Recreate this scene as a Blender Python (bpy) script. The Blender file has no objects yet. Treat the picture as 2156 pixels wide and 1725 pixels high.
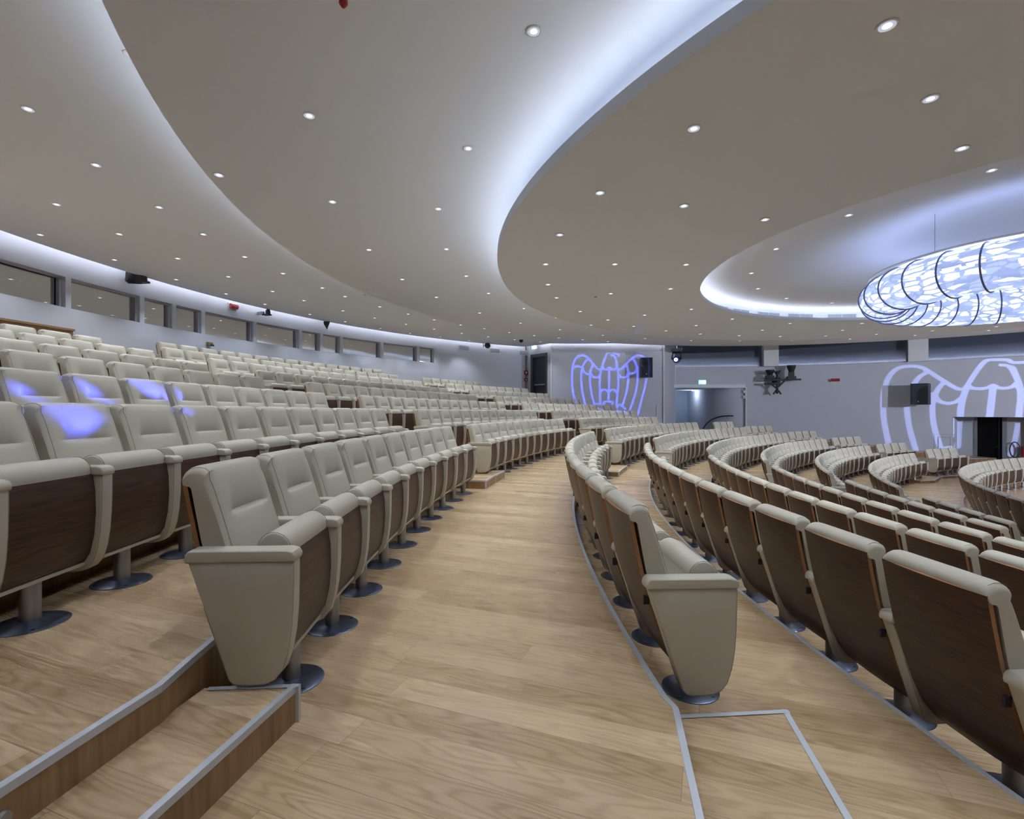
import bpy, math, random
import numpy as np
from mathutils import Vector, Matrix

sc = bpy.context.scene
COL = sc.collection
random.seed(7)
rng = np.random.RandomState(5)
CZ = 2.9                       # height of the lens above the lowest floor
F = 1054.0; HX = 1078.0; HY = 867.0   # focal length and horizon of the photo, in its pixels

# ------------------------------------------------------------------ camera, world, exposure
cam_d = bpy.data.cameras.new('camera'); cam = bpy.data.objects.new('camera', cam_d); COL.objects.link(cam)
cam.location = (0, 0, CZ); cam.rotation_euler = (math.pi/2, 0, 0)
cam_d.sensor_fit = 'HORIZONTAL'; cam_d.sensor_width = 36.0; cam_d.lens = F/2156*36.0
cam_d.shift_y = (HY-862.5)/2156; cam_d.clip_start = 0.05; cam_d.clip_end = 200
sc.camera = cam
w = bpy.data.worlds.new('world'); sc.world = w; w.use_nodes = True
w.node_tree.nodes['Background'].inputs[0].default_value = (0.55, 0.6, 0.75, 1)
w.node_tree.nodes['Background'].inputs[1].default_value = 0.02
vs = sc.view_settings
vs.view_transform = 'Standard'; vs.look = 'None'; vs.exposure = 0.0; vs.gamma = 1.0; vs.use_curve_mapping = False
try:
    sc.cycles.use_denoising = True
    sc.cycles.adaptive_threshold = 0.5; sc.cycles.adaptive_min_samples = 30; sc.cycles.max_bounces = 4; sc.cycles.diffuse_bounces = 3; sc.cycles.glossy_bounces = 2; sc.cycles.transparent_max_bounces = 12
    sc.cycles.sample_clamp_indirect = 4.0
    sc.cycles.caustics_reflective = False; sc.cycles.caustics_refractive = False
except Exception:
    pass
DOWN_W = 90.0        # each downlight
COVE_A = 16.0; COVE_B = 9.0         # led strips in the coves
COVE_WALL = 17.0
COVE_DOME = 13.0

# ------------------------------------------------------------------ plan of the hall
C0 = (9.0, 8.72); RW = 18.35          # the round hall
P = (24.57, 3.52)                     # centre of the seating arcs
AZ = 3.2; BZ = 2.84; DZ = 2.57        # undersides of the three ceiling plates, above the lens
RB = 12.95; RA = 9.25; RC = 5.36
L_FLOOR = [-1.22, -0.95, -0.68, -0.40, -0.135, 0.14, 0.41, 0.69]
L_TIP = [25.42+k*1.19 for k in range(8)]
L_RISER = [25.85+k*1.19 for k in range(7)]
R_FLOOR = [-1.43, -1.64, -1.86, -2.07, -2.29, -2.53, -2.68, -2.80]
R_BACK = [24.08, 22.88, 21.66, 20.46, 19.22, 18.0, 16.02, 14.8]
R_RISER = [r-0.13 for r in R_BACK]
R_POLE = [r-0.36 for r in R_BACK]
PITCH = 0.577

def polar(R, phi, z=0.0):
    a = math.radians(phi)
    return (P[0]-R*math.cos(a), P[1]+R*math.sin(a), CZ+z)
def px(x, y, Y):
    return Vector(((x-HX)/F*Y, Y, CZ+(HY-y)/F*Y))
def proj(p):
    return (HX+F*p[0]/p[1], HY-F*(p[2]-CZ)/p[1])
def drum(x, R=RW):
    u = (x-HX)/F
    a = u*u+1; b = -2*(u*C0[0]+C0[1]); c = C0[0]**2+C0[1]**2-R*R
    Y = (-b+math.sqrt(b*b-4*a*c))/(2*a)
    return (u*Y, Y)
def dth(x, R=RW):
    X, Y = drum(x, R); return math.atan2(Y-C0[1], X-C0[0])
def dz(x, y, R=RW):
    return (HY-y)/F*drum(x, R)[1]
def cpt(R, th, z):
    return (C0[0]+R*math.cos(th), C0[1]+R*math.sin(th), CZ+z)

# ------------------------------------------------------------------ materials
def new_mat(name):
    m = bpy.data.materials.new(name); m.use_nodes = True
    nt = m.node_tree; b = nt.nodes['Principled BSDF']
    return m, nt, b
def plain(name, col, rough=0.6, metal=0.0, bump=0.0, bscale=200, spec=0.5, var=0.0, vscale=8):
    m, nt, b = new_mat(name)
    b.inputs['Base Color'].default_value = (*col, 1); b.inputs['Roughness'].default_value = rough
    b.inputs['Metallic'].default_value = metal; b.inputs['Specular IOR Level'].default_value = spec
    tc = nt.nodes.new('ShaderNodeTexCoord')
    if var:
        n = nt.nodes.new('ShaderNodeTexNoise'); n.inputs['Scale'].default_value = vscale; n.inputs['Detail'].default_value = 3
        nt.links.new(tc.outputs['Object'], n.inputs['Vector'])
        mx = nt.nodes.new('ShaderNodeMix'); mx.data_type = 'RGBA'
        mx.inputs[6].default_value = (*[c*(1-var) for c in col], 1); mx.inputs[7].default_value = (*[min(1, c*(1+var)) for c in col], 1)
        nt.links.new(n.outputs[0], mx.inputs[0]); nt.links.new(mx.outputs[2], b.inputs['Base Color'])
    if bump:
        n = nt.nodes.new('ShaderNodeTexNoise'); n.inputs['Scale'].default_value = bscale; n.inputs['Detail'].default_value = 2
        nt.links.new(tc.outputs['Object'], n.inputs['Vector'])
        bp = nt.nodes.new('ShaderNodeBump'); bp.inputs['Strength'].default_value = bump; bp.inputs['Distance'].default_value = 0.002
        nt.links.new(n.outputs[0], bp.inputs['Height']); nt.links.new(bp.outputs[0], b.inputs['Normal'])
    return m
def emit(name, col, s):
    m = bpy.data.materials.new(name); m.use_nodes = True; nt = m.node_tree
    nt.nodes.remove(nt.nodes['Principled BSDF'])
    e = nt.nodes.new('ShaderNodeEmission'); e.inputs[0].default_value = (*col, 1); e.inputs[1].default_value = s
    nt.links.new(e.outputs[0], nt.nodes['Material Output'].inputs[0]); return m
def math_n(nt, op, a, b=None, c=None):
    n = nt.nodes.new('ShaderNodeMath'); n.operation = op
    for i, v in enumerate((a, b, c)):
        if v is None: continue
        if isinstance(v, (int, float)): n.inputs[i].default_value = v
        else: nt.links.new(v, n.inputs[i])
    return n.outputs[0]
def oak(name, ang=-21.0, width=0.165, length=1.7, light=(0.66, 0.49, 0.305), dark=(0.31, 0.19, 0.092), rough=0.25):
    m, nt, b = new_mat(name)
    tc = nt.nodes.new('ShaderNodeTexCoord'); mp = nt.nodes.new('ShaderNodeMapping')
    mp.inputs['Rotation'].default_value = (0, 0, math.radians(-ang))
    nt.links.new(tc.outputs['Object'], mp.inputs[0])
    sp = nt.nodes.new('ShaderNodeSeparateXYZ'); nt.links.new(mp.outputs[0], sp.inputs[0])
    x, y = sp.outputs[0], sp.outputs[1]
    yr = math_n(nt, 'DIVIDE', y, width); row = math_n(nt, 'FLOOR', yr)
    wn = nt.nodes.new('ShaderNodeTexWhiteNoise'); wn.noise_dimensions = '1D'; nt.links.new(row, wn.inputs['W'])
    xr = math_n(nt, 'ADD', math_n(nt, 'DIVIDE', x, length), math_n(nt, 'MULTIPLY', wn.outputs['Value'], 7.3))
    colm = math_n(nt, 'FLOOR', xr)
    cb = nt.nodes.new('ShaderNodeCombineXYZ'); nt.links.new(row, cb.inputs[0]); nt.links.new(colm, cb.inputs[1])
    w2 = nt.nodes.new('ShaderNodeTexWhiteNoise'); w2.noise_dimensions = '2D'; nt.links.new(cb.outputs[0], w2.inputs['Vector'])
    r = w2.outputs['Value']
    # grain along the plank
    g = nt.nodes.new('ShaderNodeCombineXYZ')
    nt.links.new(math_n(nt, 'ADD', math_n(nt, 'MULTIPLY', x, 1.0), math_n(nt, 'MULTIPLY', r, 57.0)), g.inputs[0])
    nt.links.new(math_n(nt, 'MULTIPLY', y, 26.0), g.inputs[1]); nt.links.new(math_n(nt, 'MULTIPLY', r, 31.0), g.inputs[2])
    fine = nt.nodes.new('ShaderNodeTexNoise'); fine.inputs['Scale'].default_value = 3.2; fine.inputs['Detail'].default_value = 6; fine.inputs['Roughness'].default_value = 0.62
    nt.links.new(g.outputs[0], fine.inputs['Vector'])
    g2 = nt.nodes.new('ShaderNodeCombineXYZ')
    nt.links.new(math_n(nt, 'ADD', math_n(nt, 'MULTIPLY', x, 0.75), math_n(nt, 'MULTIPLY', r, 91.0)), g2.inputs[0])
    nt.links.new(math_n(nt, 'MULTIPLY', y, 5.5), g2.inputs[1])
    big = nt.nodes.new('ShaderNodeTexNoise'); big.inputs['Scale'].default_value = 1.6; big.inputs['Detail'].default_value = 1.5
    nt.links.new(g2.outputs[0], big.inputs['Vector'])
    rings = math_n(nt, 'SINE', math_n(nt, 'MULTIPLY', big.outputs[0], 75.0))
    rings = math_n(nt, 'POWER', math_n(nt, 'MULTIPLY_ADD', rings, 0.5, 0.5), 2.2)
    v = math_n(nt, 'ADD', math_n(nt, 'MULTIPLY', fine.outputs[0], 1.02), math_n(nt, 'MULTIPLY', rings, 0.24))
    v = math_n(nt, 'ADD', v, math_n(nt, 'MULTIPLY', math_n(nt, 'SUBTRACT', r, 0.5), 0.40))
    v = math_n(nt, 'ADD', v, math_n(nt, 'MULTIPLY', math_n(nt, 'SUBTRACT', big.outputs[0], 0.5), 0.5))
    mr = nt.nodes.new('ShaderNodeMapRange'); nt.links.new(v, mr.inputs[0]); mr.inputs[1].default_value = 0.26; mr.inputs[2].default_value = 1.05
    mx = nt.nodes.new('ShaderNodeMix'); mx.data_type = 'RGBA'; mx.inputs[6].default_value = (*light, 1); mx.inputs[7].default_value = (*dark, 1)
    nt.links.new(mr.outputs[0], mx.inputs[0])
    # knots
    kv = nt.nodes.new('ShaderNodeTexVoronoi'); kv.inputs['Scale'].default_value = 0.9; nt.links.new(mp.outputs[0], kv.inputs['Vector'])
    kk = nt.nodes.new('ShaderNodeMapRange'); nt.links.new(kv.outputs['Distance'], kk.inputs[0]); kk.inputs[1].default_value = 0.012; kk.inputs[2].default_value = 0.04; kk.inputs[3].default_value = 0.35; kk.inputs[4].default_value = 1.0
    # joints
    fy = math_n(nt, 'FRACT', yr); fx = math_n(nt, 'FRACT', xr)
    ey = math_n(nt, 'MULTIPLY', math_n(nt, 'MINIMUM', fy, math_n(nt, 'SUBTRACT', 1.0, fy)), width)
    ex = math_n(nt, 'MULTIPLY', math_n(nt, 'MINIMUM', fx, math_n(nt, 'SUBTRACT', 1.0, fx)), length)
    e = math_n(nt, 'MINIMUM', ex, ey)
    jm = nt.nodes.new('ShaderNodeMapRange'); nt.links.new(e, jm.inputs[0]); jm.inputs[1].default_value = 0.0004; jm.inputs[2].default_value = 0.0016; jm.inputs[3].default_value = 0.45; jm.inputs[4].default_value = 1.0
    mul = math_n(nt, 'MULTIPLY', jm.outputs[0], kk.outputs[0])
    m2 = nt.nodes.new('ShaderNodeMix'); m2.data_type = 'RGBA'; m2.blend_type = 'MULTIPLY'; m2.inputs[0].default_value = 1.0
    nt.links.new(mx.outputs[2], m2.inputs[6]); nt.links.new(mul, m2.inputs[7]); nt.links.new(m2.outputs[2], b.inputs['Base Color'])
    rr = math_n(nt, 'MULTIPLY_ADD', fine.outputs[0], 0.18, rough-0.06); nt.links.new(rr, b.inputs['Roughness'])
    bp = nt.nodes.new('ShaderNodeBump'); bp.inputs['Strength'].default_value = 0.12; bp.inputs['Distance'].default_value = 0.002
    nt.links.new(fine.outputs[0], bp.inputs['Height']); nt.links.new(bp.outputs[0], b.inputs['Normal'])
    return m
def walnut(name, scale=(2.0, 2.0, 34.0), light=(0.105, 0.056, 0.032), dark=(0.038, 0.020, 0.013), rough=0.42):
    m, nt, b = new_mat(name)
    tc = nt.nodes.new('ShaderNodeTexCoord'); mp = nt.nodes.new('ShaderNodeMapping'); mp.inputs['Scale'].default_value = scale
    nt.links.new(tc.outputs['Object'], mp.inputs[0])
    n = nt.nodes.new('ShaderNodeTexNoise'); n.inputs['Scale'].default_value = 3.0; n.inputs['Detail'].default_value = 7; n.inputs['Roughness'].default_value = 0.65
    nt.links.new(mp.outputs[0], n.inputs['Vector'])
    mr = nt.nodes.new('ShaderNodeMapRange'); nt.links.new(n.outputs[0], mr.inputs[0]); mr.inputs[1].default_value = 0.3; mr.inputs[2].default_value = 0.7
    mx = nt.nodes.new('ShaderNodeMix'); mx.data_type = 'RGBA'; mx.inputs[6].default_value = (*dark, 1); mx.inputs[7].default_value = (*light, 1)
    nt.links.new(mr.outputs[0], mx.inputs[0]); nt.links.new(mx.outputs[2], b.inputs['Base Color'])
    b.inputs['Roughness'].default_value = rough; b.inputs['Specular IOR Level'].default_value = 0.3
    return m
def riser_wood(name):
    m, nt, b = new_mat(name)
    tc = nt.nodes.new('ShaderNodeTexCoord'); mp = nt.nodes.new('ShaderNodeMapping'); mp.inputs['Scale'].default_value = (14, 14, 1.2)
    nt.links.new(tc.outputs['Object'], mp.inputs[0])
    n = nt.nodes.new('ShaderNodeTexNoise'); n.inputs['Scale'].default_value = 2.2; n.inputs['Detail'].default_value = 6
    nt.links.new(mp.outputs[0], n.inputs['Vector'])
    n2 = nt.nodes.new('ShaderNodeTexNoise'); n2.inputs['Scale'].default_value = 0.5; nt.links.new(mp.outputs[0], n2.inputs['Vector'])
    v = math_n(nt, 'ADD', math_n(nt, 'MULTIPLY', n.outputs[0], 0.7), math_n(nt, 'MULTIPLY', n2.outputs[0], 0.5))
    mr = nt.nodes.new('ShaderNodeMapRange'); nt.links.new(v, mr.inputs[0]); mr.inputs[1].default_value = 0.4; mr.inputs[2].default_value = 0.8
    mx = nt.nodes.new('ShaderNodeMix'); mx.data_type = 'RGBA'; mx.inputs[6].default_value = (0.40, 0.25, 0.12, 1); mx.inputs[7].default_value = (0.17, 0.09, 0.038, 1)
    nt.links.new(mr.outputs[0], mx.inputs[0]); nt.links.new(mx.outputs[2], b.inputs['Base Color']); b.inputs['Roughness'].default_value = 0.4
    return m

M = {}
M['oak'] = oak('oak_planks')
M['riser'] = riser_wood('oak_riser')
M['leather'] = plain('cream_leather', (0.545, 0.505, 0.418), 0.42, bump=0.25, bscale=900, spec=0.45, var=0.03, vscale=5)
M['seam'] = plain('leather_seam', (0.33, 0.31, 0.26), 0.7)
M['walnut'] = walnut('walnut_veneer')
M['ply'] = plain('plywood_edge', (0.36, 0.165, 0.065), 0.45, var=0.2, vscale=40)
M['steel'] = plain('brushed_steel', (0.36, 0.37, 0.40), 0.38, metal=0.9, var=0.1, vscale=30)
M['plate'] = plain('base_plate_steel', (0.115, 0.135, 0.20), 0.3, metal=0.75)
M['alu'] = plain('aluminium_nosing', (0.60, 0.63, 0.70), 0.38, metal=0.35)
M['plaster'] = plain('ceiling_plaster', (0.80, 0.855, 0.965), 0.95, bump=0.3, bscale=90, spec=0.0)
M['fascia'] = plain('ceiling_fascia_paint', (0.72, 0.73, 0.76), 0.85, spec=0.1)
M['wall'] = plain('wall_paint', (0.58, 0.60, 0.68), 0.95, bump=0.1, bscale=120, spec=0.0, var=0.015, vscale=3)
M['white'] = plain('white_paint', (0.74, 0.75, 0.78), 0.6)
M['black'] = plain('black_plastic', (0.012, 0.013, 0.017), 0.5)
M['blackmetal'] = plain('black_metal', (0.02, 0.021, 0.026), 0.4, metal=0.3)
M['cloth'] = plain('speaker_grille', (0.008, 0.009, 0.012), 0.7, bump=0.5, bscale=600)
M['doordark'] = plain('dark_door_paint', (0.022, 0.026, 0.035), 0.45)
M['red'] = plain('red_plastic', (0.33, 0.02, 0.025), 0.4)
M['grey'] = plain('grey_metal', (0.22, 0.24, 0.28), 0.5, metal=0.4)
M['frame'] = plain('window_frame_paint', (0.36, 0.37, 0.41), 0.5)
M['grille'] = plain('vent_slats', (0.30, 0.34, 0.42), 0.5)
M['brass'] = plain('brass_plate', (0.30, 0.22, 0.08), 0.35, metal=0.8)
M['desk'] = walnut('oak_desk', (1.5, 1.5, 20), (0.40, 0.26, 0.13), (0.24, 0.145, 0.065), 0.4)
M['strip'] = emit('led_strip', (0.90, 0.94, 1.0), COVE_A)
M['strip_b'] = emit('led_strip_middle', (0.90, 0.94, 1.0), COVE_B)
M['strip_wall'] = emit('led_strip_wall', (0.88, 0.92, 1.0), COVE_WALL)
M['strip_dome'] = emit('led_strip_dome', (0.92, 0.94, 1.0), COVE_DOME)
M['lens'] = emit('downlight_lens', (0.82, 0.85, 1.0), 0.62)
M['chrome'] = plain('reflector', (0.75, 0.76, 0.85), 0.15, metal=1.0)
M['exit'] = emit('exit_sign_glow', (0.25, 1.0, 0.85), 2.2)
M['exitw'] = emit('exit_sign_white', (0.75, 1.0, 1.0), 3.5)
M['bluelens'] = emit('blue_lens', (0.13, 0.17, 1.0), 9.0)
M['whitelens'] = emit('white_lens', (0.6, 0.7, 1.0), 8.0)
def glass_mat(name, base, tint, fac, rough=0.01):
    m = bpy.data.materials.new(name); m.use_nodes = True; nt = m.node_tree
    b = nt.nodes['Principled BSDF']; b.inputs['Base Color'].default_value = (*base, 1); b.inputs['Roughness'].default_value = 0.4
    g = nt.nodes.new('ShaderNodeBsdfGlossy'); g.inputs[0].default_value = (*tint, 1); g.inputs[1].default_value = rough
    mx = nt.nodes.new('ShaderNodeMixShader'); mx.inputs[0].default_value = fac
    nt.links.new(b.outputs[0], mx.inputs[1]); nt.links.new(g.outputs[0], mx.inputs[2]); nt.links.new(mx.outputs[0], nt.nodes['Material Output'].inputs[0])
    return m
M['boothglass'] = glass_mat('booth_glass', (0.02, 0.02, 0.022), (0.80, 0.80, 0.78), 0.82)
M['darkglass'] = glass_mat('dark_glass', (0.10, 0.12, 0.18), (0.42, 0.47, 0.62), 0.38, 0.10)

# ------------------------------------------------------------------ mesh helpers
class MB:
    def __init__(s): s.v = []; s.f = []; s.m = []
    def add(s, vs, fs, mi=0):
        o = len(s.v); s.v += [tuple(v) for v in vs]
        for f in fs: s.f.append(tuple(i+o for i in f)); s.m.append(mi)
        return s
    def box(s, x0, x1, y0, y1, z0, z1, mi=0):
        v = [(x, y, z) for z in (z0, z1) for y in (y0, y1) for x in (x0, x1)]
        return s.add(v, [(0, 2, 3, 1), (4, 5, 7, 6), (0, 1, 5, 4), (2, 6, 7, 3), (0, 4, 6, 2), (1, 3, 7, 5)], mi)
    def cyl(s, a, b, r0, r1=None, n=16, mi=0, cap=True):
        a = Vector(a); b = Vector(b); r1 = r0 if r1 is None else r1
        d = (b-a).normalized(); t = d.orthogonal().normalized(); u = d.cross(t)
        vs = []
        for c, r in ((a, r0), (b, r1)):
            for i in range(n):
                q = 2*math.pi*i/n; vs.append(c+(t*math.cos(q)+u*math.sin(q))*r)
        fs = [(i, (i+1) % n, n+(i+1) % n, n+i) for i in range(n)]
        if cap: fs += [tuple(range(n-1, -1, -1)), tuple(range(n, 2*n))]
        return s.add(vs, fs, mi)
    def lathe(s, prof, n=24, mi=0):
        vs = []; k = len(prof)
        for i in range(n):
            q = 2*math.pi*i/n
            for r, z in prof: vs.append((r*math.cos(q), r*math.sin(q), z))
        fs = []
        for i in range(n):
            j = (i+1) % n
            for t in range(k-1): fs.append((i*k+t, j*k+t, j*k+t+1, i*k+t+1))
        return s.add(vs, fs, mi)
    def tube(s, pts, r, n=6, mi=0, closed=False):
        pts = [Vector(p) for p in pts]; k = len(pts); vs = []
        prev = None
        for i, p in enumerate(pts):
            a = pts[i-1] if (i > 0 or closed) else p
            b = pts[(i+1) % k] if (i < k-1 or closed) else p
            d = (b-a).normalized()
            if prev is None: t = d.orthogonal().normalized()
            else: t = (prev-d*prev.dot(d)).normalized()
            prev = t; u = d.cross(t)
            for j in range(n):
                q = 2*math.pi*j/n; vs.append(p+(t*math.cos(q)+u*math.sin(q))*r)
        fs = []
        for i in range(k if closed else k-1):
            a = i*n; b = ((i+1) % k)*n
            for j in range(n): fs.append((a+j, a+(j+1) % n, b+(j+1) % n, b+j))
        if not closed: fs += [tuple(range(n-1, -1, -1)), tuple(range((k-1)*n, k*n))]
        return s.add(vs, fs, mi)
    def prism(s, poly, z0, z1, mi=0, side=None, top=None):
        n = len(poly); side = mi if side is None else side; top = mi if top is None else top
        vs = [(x, y, z0) for x, y in poly]+[(x, y, z1) for x, y in poly]
        o = len(s.v); s.v += vs
        s.f.append(tuple(o+i for i in range(n-1, -1, -1))); s.m.append(mi)
        s.f.append(tuple(o+n+i for i in range(n))); s.m.append(top)
        for i in range(n):
            j = (i+1) % n; s.f.append((o+i, o+j, o+n+j, o+n+i)); s.m.append(side)
        return s
    def mesh(s, name, mats, smooth=True, angle=35):
        me = bpy.data.meshes.new(name); me.from_pydata(s.v, [], s.f)
        for m in mats: me.materials.append(m)
        me.polygons.foreach_set('material_index', s.m)
        if smooth:
            me.polygons.foreach_set('use_smooth', [True]*len(me.polygons))
            try: me.set_sharp_from_angle(angle=math.radians(angle))
            except Exception: pass
        me.update(); return me
    def build(s, name, mats, parent=None, loc=None, rot=None, smooth=True, angle=35):
        if not isinstance(mats, (list, tuple)): mats = [mats]
        o = bpy.data.objects.new(name, s.mesh(name, mats, smooth, angle)); COL.objects.link(o)
        if parent: o.parent = parent
        if loc is not None: o.location = loc
        if rot is not None: o.rotation_euler = rot
        return o
def link(name, me, parent=None, loc=(0, 0, 0), rot=(0, 0, 0)):
    o = bpy.data.objects.new(name, me); COL.objects.link(o); o.parent = parent; o.location = loc; o.rotation_euler = rot; return o
def tag(o, label, cat=None, group=None, kind=None):
    o['label'] = label
    if cat: o['category'] = cat
    if group: o['group'] = group
    if kind: o['kind'] = kind
    return o
def thing(name, label, cat, loc=(0, 0, 0), rz=0.0, group=None, rot=None):
    o = bpy.data.objects.new(name, None); COL.objects.link(o); o.empty_display_size = 0.05
    o.location = loc; o.rotation_euler = rot if rot else (0, 0, rz)
    return tag(o, label, cat, group)
def struct(o, label=None):
    o['kind'] = 'structure'
    if label: o['label'] = label
    return o

# ------------------------------------------------------------------ floors: curved tiers
def nosing(R, z, phi0, phi1, name='trim', pts=None, w=0.022):
    """aluminium angle on the edge of a step: flat leg on top and a short leg down the riser"""
    mb = MB(); n = max(2, int((phi1-phi0)/0.8))
    if pts is None:
        pts = [polar(R, phi0+(phi1-phi0)*i/n, z) for i in range(n+1)]
        pts = [p for p in pts if math.hypot(p[0]-C0[0], p[1]-C0[1]) < RW]
    outs = []
    for i, p in enumerate(pts):
        a = Vector(pts[max(0, i-1)]); b = Vector(pts[min(len(pts)-1, i+1)]); d = (b-a); d.z = 0; d.normalize()
        nrm = Vector((-d.y, d.x, 0))
        if nrm.x > 0: nrm = -nrm       # uphill side is -x
        outs.append((Vector(p), nrm))
    vs = []; fs = []
    for p, nn in outs:
        vs += [p+nn*w+Vector((0, 0, 0.0035)), p-nn*0.003+Vector((0, 0, 0.0035)), p-nn*0.003-Vector((0, 0, w)), p-Vector((0, 0, w))*1.0, p-Vector((0, 0, .0005)), p+nn*w-Vector((0, 0, .0005))]
    for i in range(len(outs)-1):
        for j in range(6):
            a = i*6+j; b = i*6+(j+1) % 6; fs.append((a, b, b+6, a+6))
    mb.add(vs, fs); return mb.build(name, M['alu'], smooth=False)

ORD = ['zeroth', 'first', 'second', 'third', 'fourth', 'fifth', 'sixth', 'seventh', 'eighth', 'ninth', 'tenth', 'eleventh', 'twelfth', 'thirteenth', 'fourteenth', 'fifteenth', 'sixteenth', 'seventeenth', 'eighteenth', 'nineteenth', 'twentieth', 'twenty-first', 'twenty-second', 'twenty-third', 'twenty-fourth', 'twenty-fifth', 'twenty-sixth', 'twenty-seventh', 'twenty-eighth', 'twenty-ninth', 'thirtieth', 'thirty-first', 'thirty-second', 'thirty-third', 'thirty-fourth', 'thirty-fifth', 'thirty-sixth', 'thirty-seventh', 'thirty-eighth', 'thirty-ninth', 'fortieth']

PH_END = -3.55      # where the front row on the left ends (near stair)
def row_samples(a, b, d=1.0):
    n = max(1, int(math.ceil((b-a)/d))); return [a+(b-a)*i/n for i in range(n+1)]
Z_WALK = L_FLOOR[0]
# straight edges of the near stairs, measured on the photo: X as a function of Y
def ax_right(Y): return 0.699+(Y-2.147)*0.196      # edge of the walkway on the right
def ax_halfR(Y): return 1.218+(Y-2.218)*0.195      # outer edge of the half step down
def ax_halfL(Y): return -0.849+(Y-1.976)*0.182     # edge of the half step up
def ax_L2(Y): return -1.184+(Y-1.938)*0.153        # edge of the next tier up
def in_hall(p, m=0.25): return math.hypot(p[0]-C0[0], p[1]-C0[1]) < RW+m
PHI1 = 112
def line_R(fx, phi):
    """radius at which the ray at phi meets the straight edge X = fx(Y)"""
    al, be = fx(0.0), fx(1.0)-fx(0.0); a = math.radians(phi)
    return (P[0]-al-be*P[1])/(math.cos(a)+be*math.sin(a))
K_R = math.degrees(math.asin((2.147-P[1])/R_RISER[0])); K_L = math.degrees(math.asin((1.938-P[1])/L_RISER[0]))
PHIS = sorted(set([round(p, 4) for p in row_samples(-34, PHI1, .7)]+[K_R, K_L]))
def edge(R, fx=None, kink=-99): return [(line_R(fx, p) if p < kink else R) for p in PHIS]
def tier2(Ri, Ro, z, label, riser_z):
    mb = MB(); up = z > Z_WALK+.1
    for i in range(len(PHIS)-1):
        a, b = PHIS[i], PHIS[i+1]
        q = [polar(Ri[i], a, z), polar(Ro[i], a, z), polar(Ro[i+1], b, z), polar(Ri[i+1], b, z)]
        if up and any(p[0] > 7.2 and p[1] > 23.6 for p in q): continue      # the raised tiers stop at the flat wall
        if any(in_hall(p) for p in q): mb.add(q, [(0, 1, 2, 3)], 0)
        if riser_z is not None and (in_hall(q[0]) or in_hall(q[3])):
            mb.add([q[0], q[3], polar(Ri[i+1], b, riser_z), polar(Ri[i], a, riser_z)], [(0, 1, 2, 3)], 1)
    return struct(mb.build('floor', [M['oak'], M['riser']], smooth=False), label)
def nose(Rs, z, a0=-34, a1=PHI1):
    pts = [polar(R, p, z) for R, p in zip(Rs, PHIS) if a0 <= p <= a1]
    pts = [p for p in pts if in_hall(p, -.05) and not (z > Z_WALK+.1 and p[0] > 7.0 and p[1] > 23.4)]
    nosing(0, z, 0, 0, 'trim', pts=pts)['kind'] = 'structure'
E_R0 = edge(R_RISER[0], ax_right, K_R); E_L0 = edge(L_RISER[0], ax_L2, K_L)
tier2(E_R0, E_L0, Z_WALK, 'oak plank walkway between the two halves of the seating', R_FLOOR[0]); nose(E_R0, Z_WALK)
for k in range(1, 8):
    Ri = E_L0 if k == 1 else edge(L_RISER[k-1]); Ro = edge(L_RISER[k] if k < 7 else 40.0)
    tier2(Ri, Ro, L_FLOOR[k], 'oak tier %s above the walkway on the left' % ORD[k], L_FLOOR[k-1]); nose(Ri, L_FLOOR[k])
nr_ = len(R_FLOOR)
for k in range(nr_):
    Ro = E_R0 if k == 0 else edge(R_RISER[k]); Ri = edge(R_RISER[k+1] if k < nr_-1 else R_RISER[-1]-1.1)
    tier2(Ri, Ro, R_FLOOR[k], 'oak tier %s below the walkway on the right' % ORD[k+1], R_FLOOR[k+1] if k < nr_-1 else -2.9)
    if k: nose(Ro, R_FLOOR[k-1])
mb = MB(); mb.prism([(C0[0]+(RW+.25)*math.cos(math.radians(a)), C0[1]+(RW+.25)*math.sin(math.radians(a))) for a in range(0, 360, 3)], CZ-3.0, CZ-2.9)
struct(mb.build('floor', M['oak'], smooth=False), 'oak floor at the foot of the seating')

# ------------------------------------------------------------------ half steps in the stairways
STEP_N = [0]
def half_step(poly, ztop, zbot, label, nose):
    t = thing('half_step', label, 'step', (sum(p[0] for p in poly)/len(poly), sum(p[1] for p in poly)/len(poly), CZ+zbot), group='wooden half steps in the stairways')
    lx, ly = t.location.x, t.location.y
    mb = MB(); mb.prism([(p[0]-lx, p[1]-ly) for p in poly], 0.0, ztop-zbot, mi=1, side=1, top=0)
    mb.build('tread', [M['oak_local'], M['riser']], t, smooth=False)
    nb = MB()
    pts = [(p[0]-lx, p[1]-ly) for p in nose]
    for i in range(len(pts)-1):
        a = Vector((*pts[i], .0006*i)); b = Vector((*pts[i+1], .0006*i)); d = (b-a).normalized(); n = Vector((-d.y, d.x, 0))
        c = Vector((0, 0, 0)); 
        if (c-a).dot(n) < 0: n = -n
        h = ztop-zbot
        q = [a-n*.003-d*.003, b-n*.003+d*.003, b+n*.022+d*.003, a+n*.022-d*.003]
        vs = [v+Vector((0, 0, h-0.022)) for v in q[:2]]+[v+Vector((0, 0, h+0.003)) for v in q[:2]]+[v+Vector((0, 0, h+0.003)) for v in q[2:]]+[a+Vector((0, 0, h-.022)), b+Vector((0, 0, h-.022))]
        nb.add(vs, [(0, 1, 3, 2), (2, 3, 4, 5), (0, 6, 7, 1)])
    for i in range(1, len(pts)-1):
        if 'single seat' in label: break
        x, y = pts[i]; nb.box(x-.011, x+.011, y-.011, y+.011, 0.0, ztop-zbot)
    nb.build('nosing', M['alu'], t, smooth=False)
    return t
M['oak_local'] = M['oak']
y0 = -2.0
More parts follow.
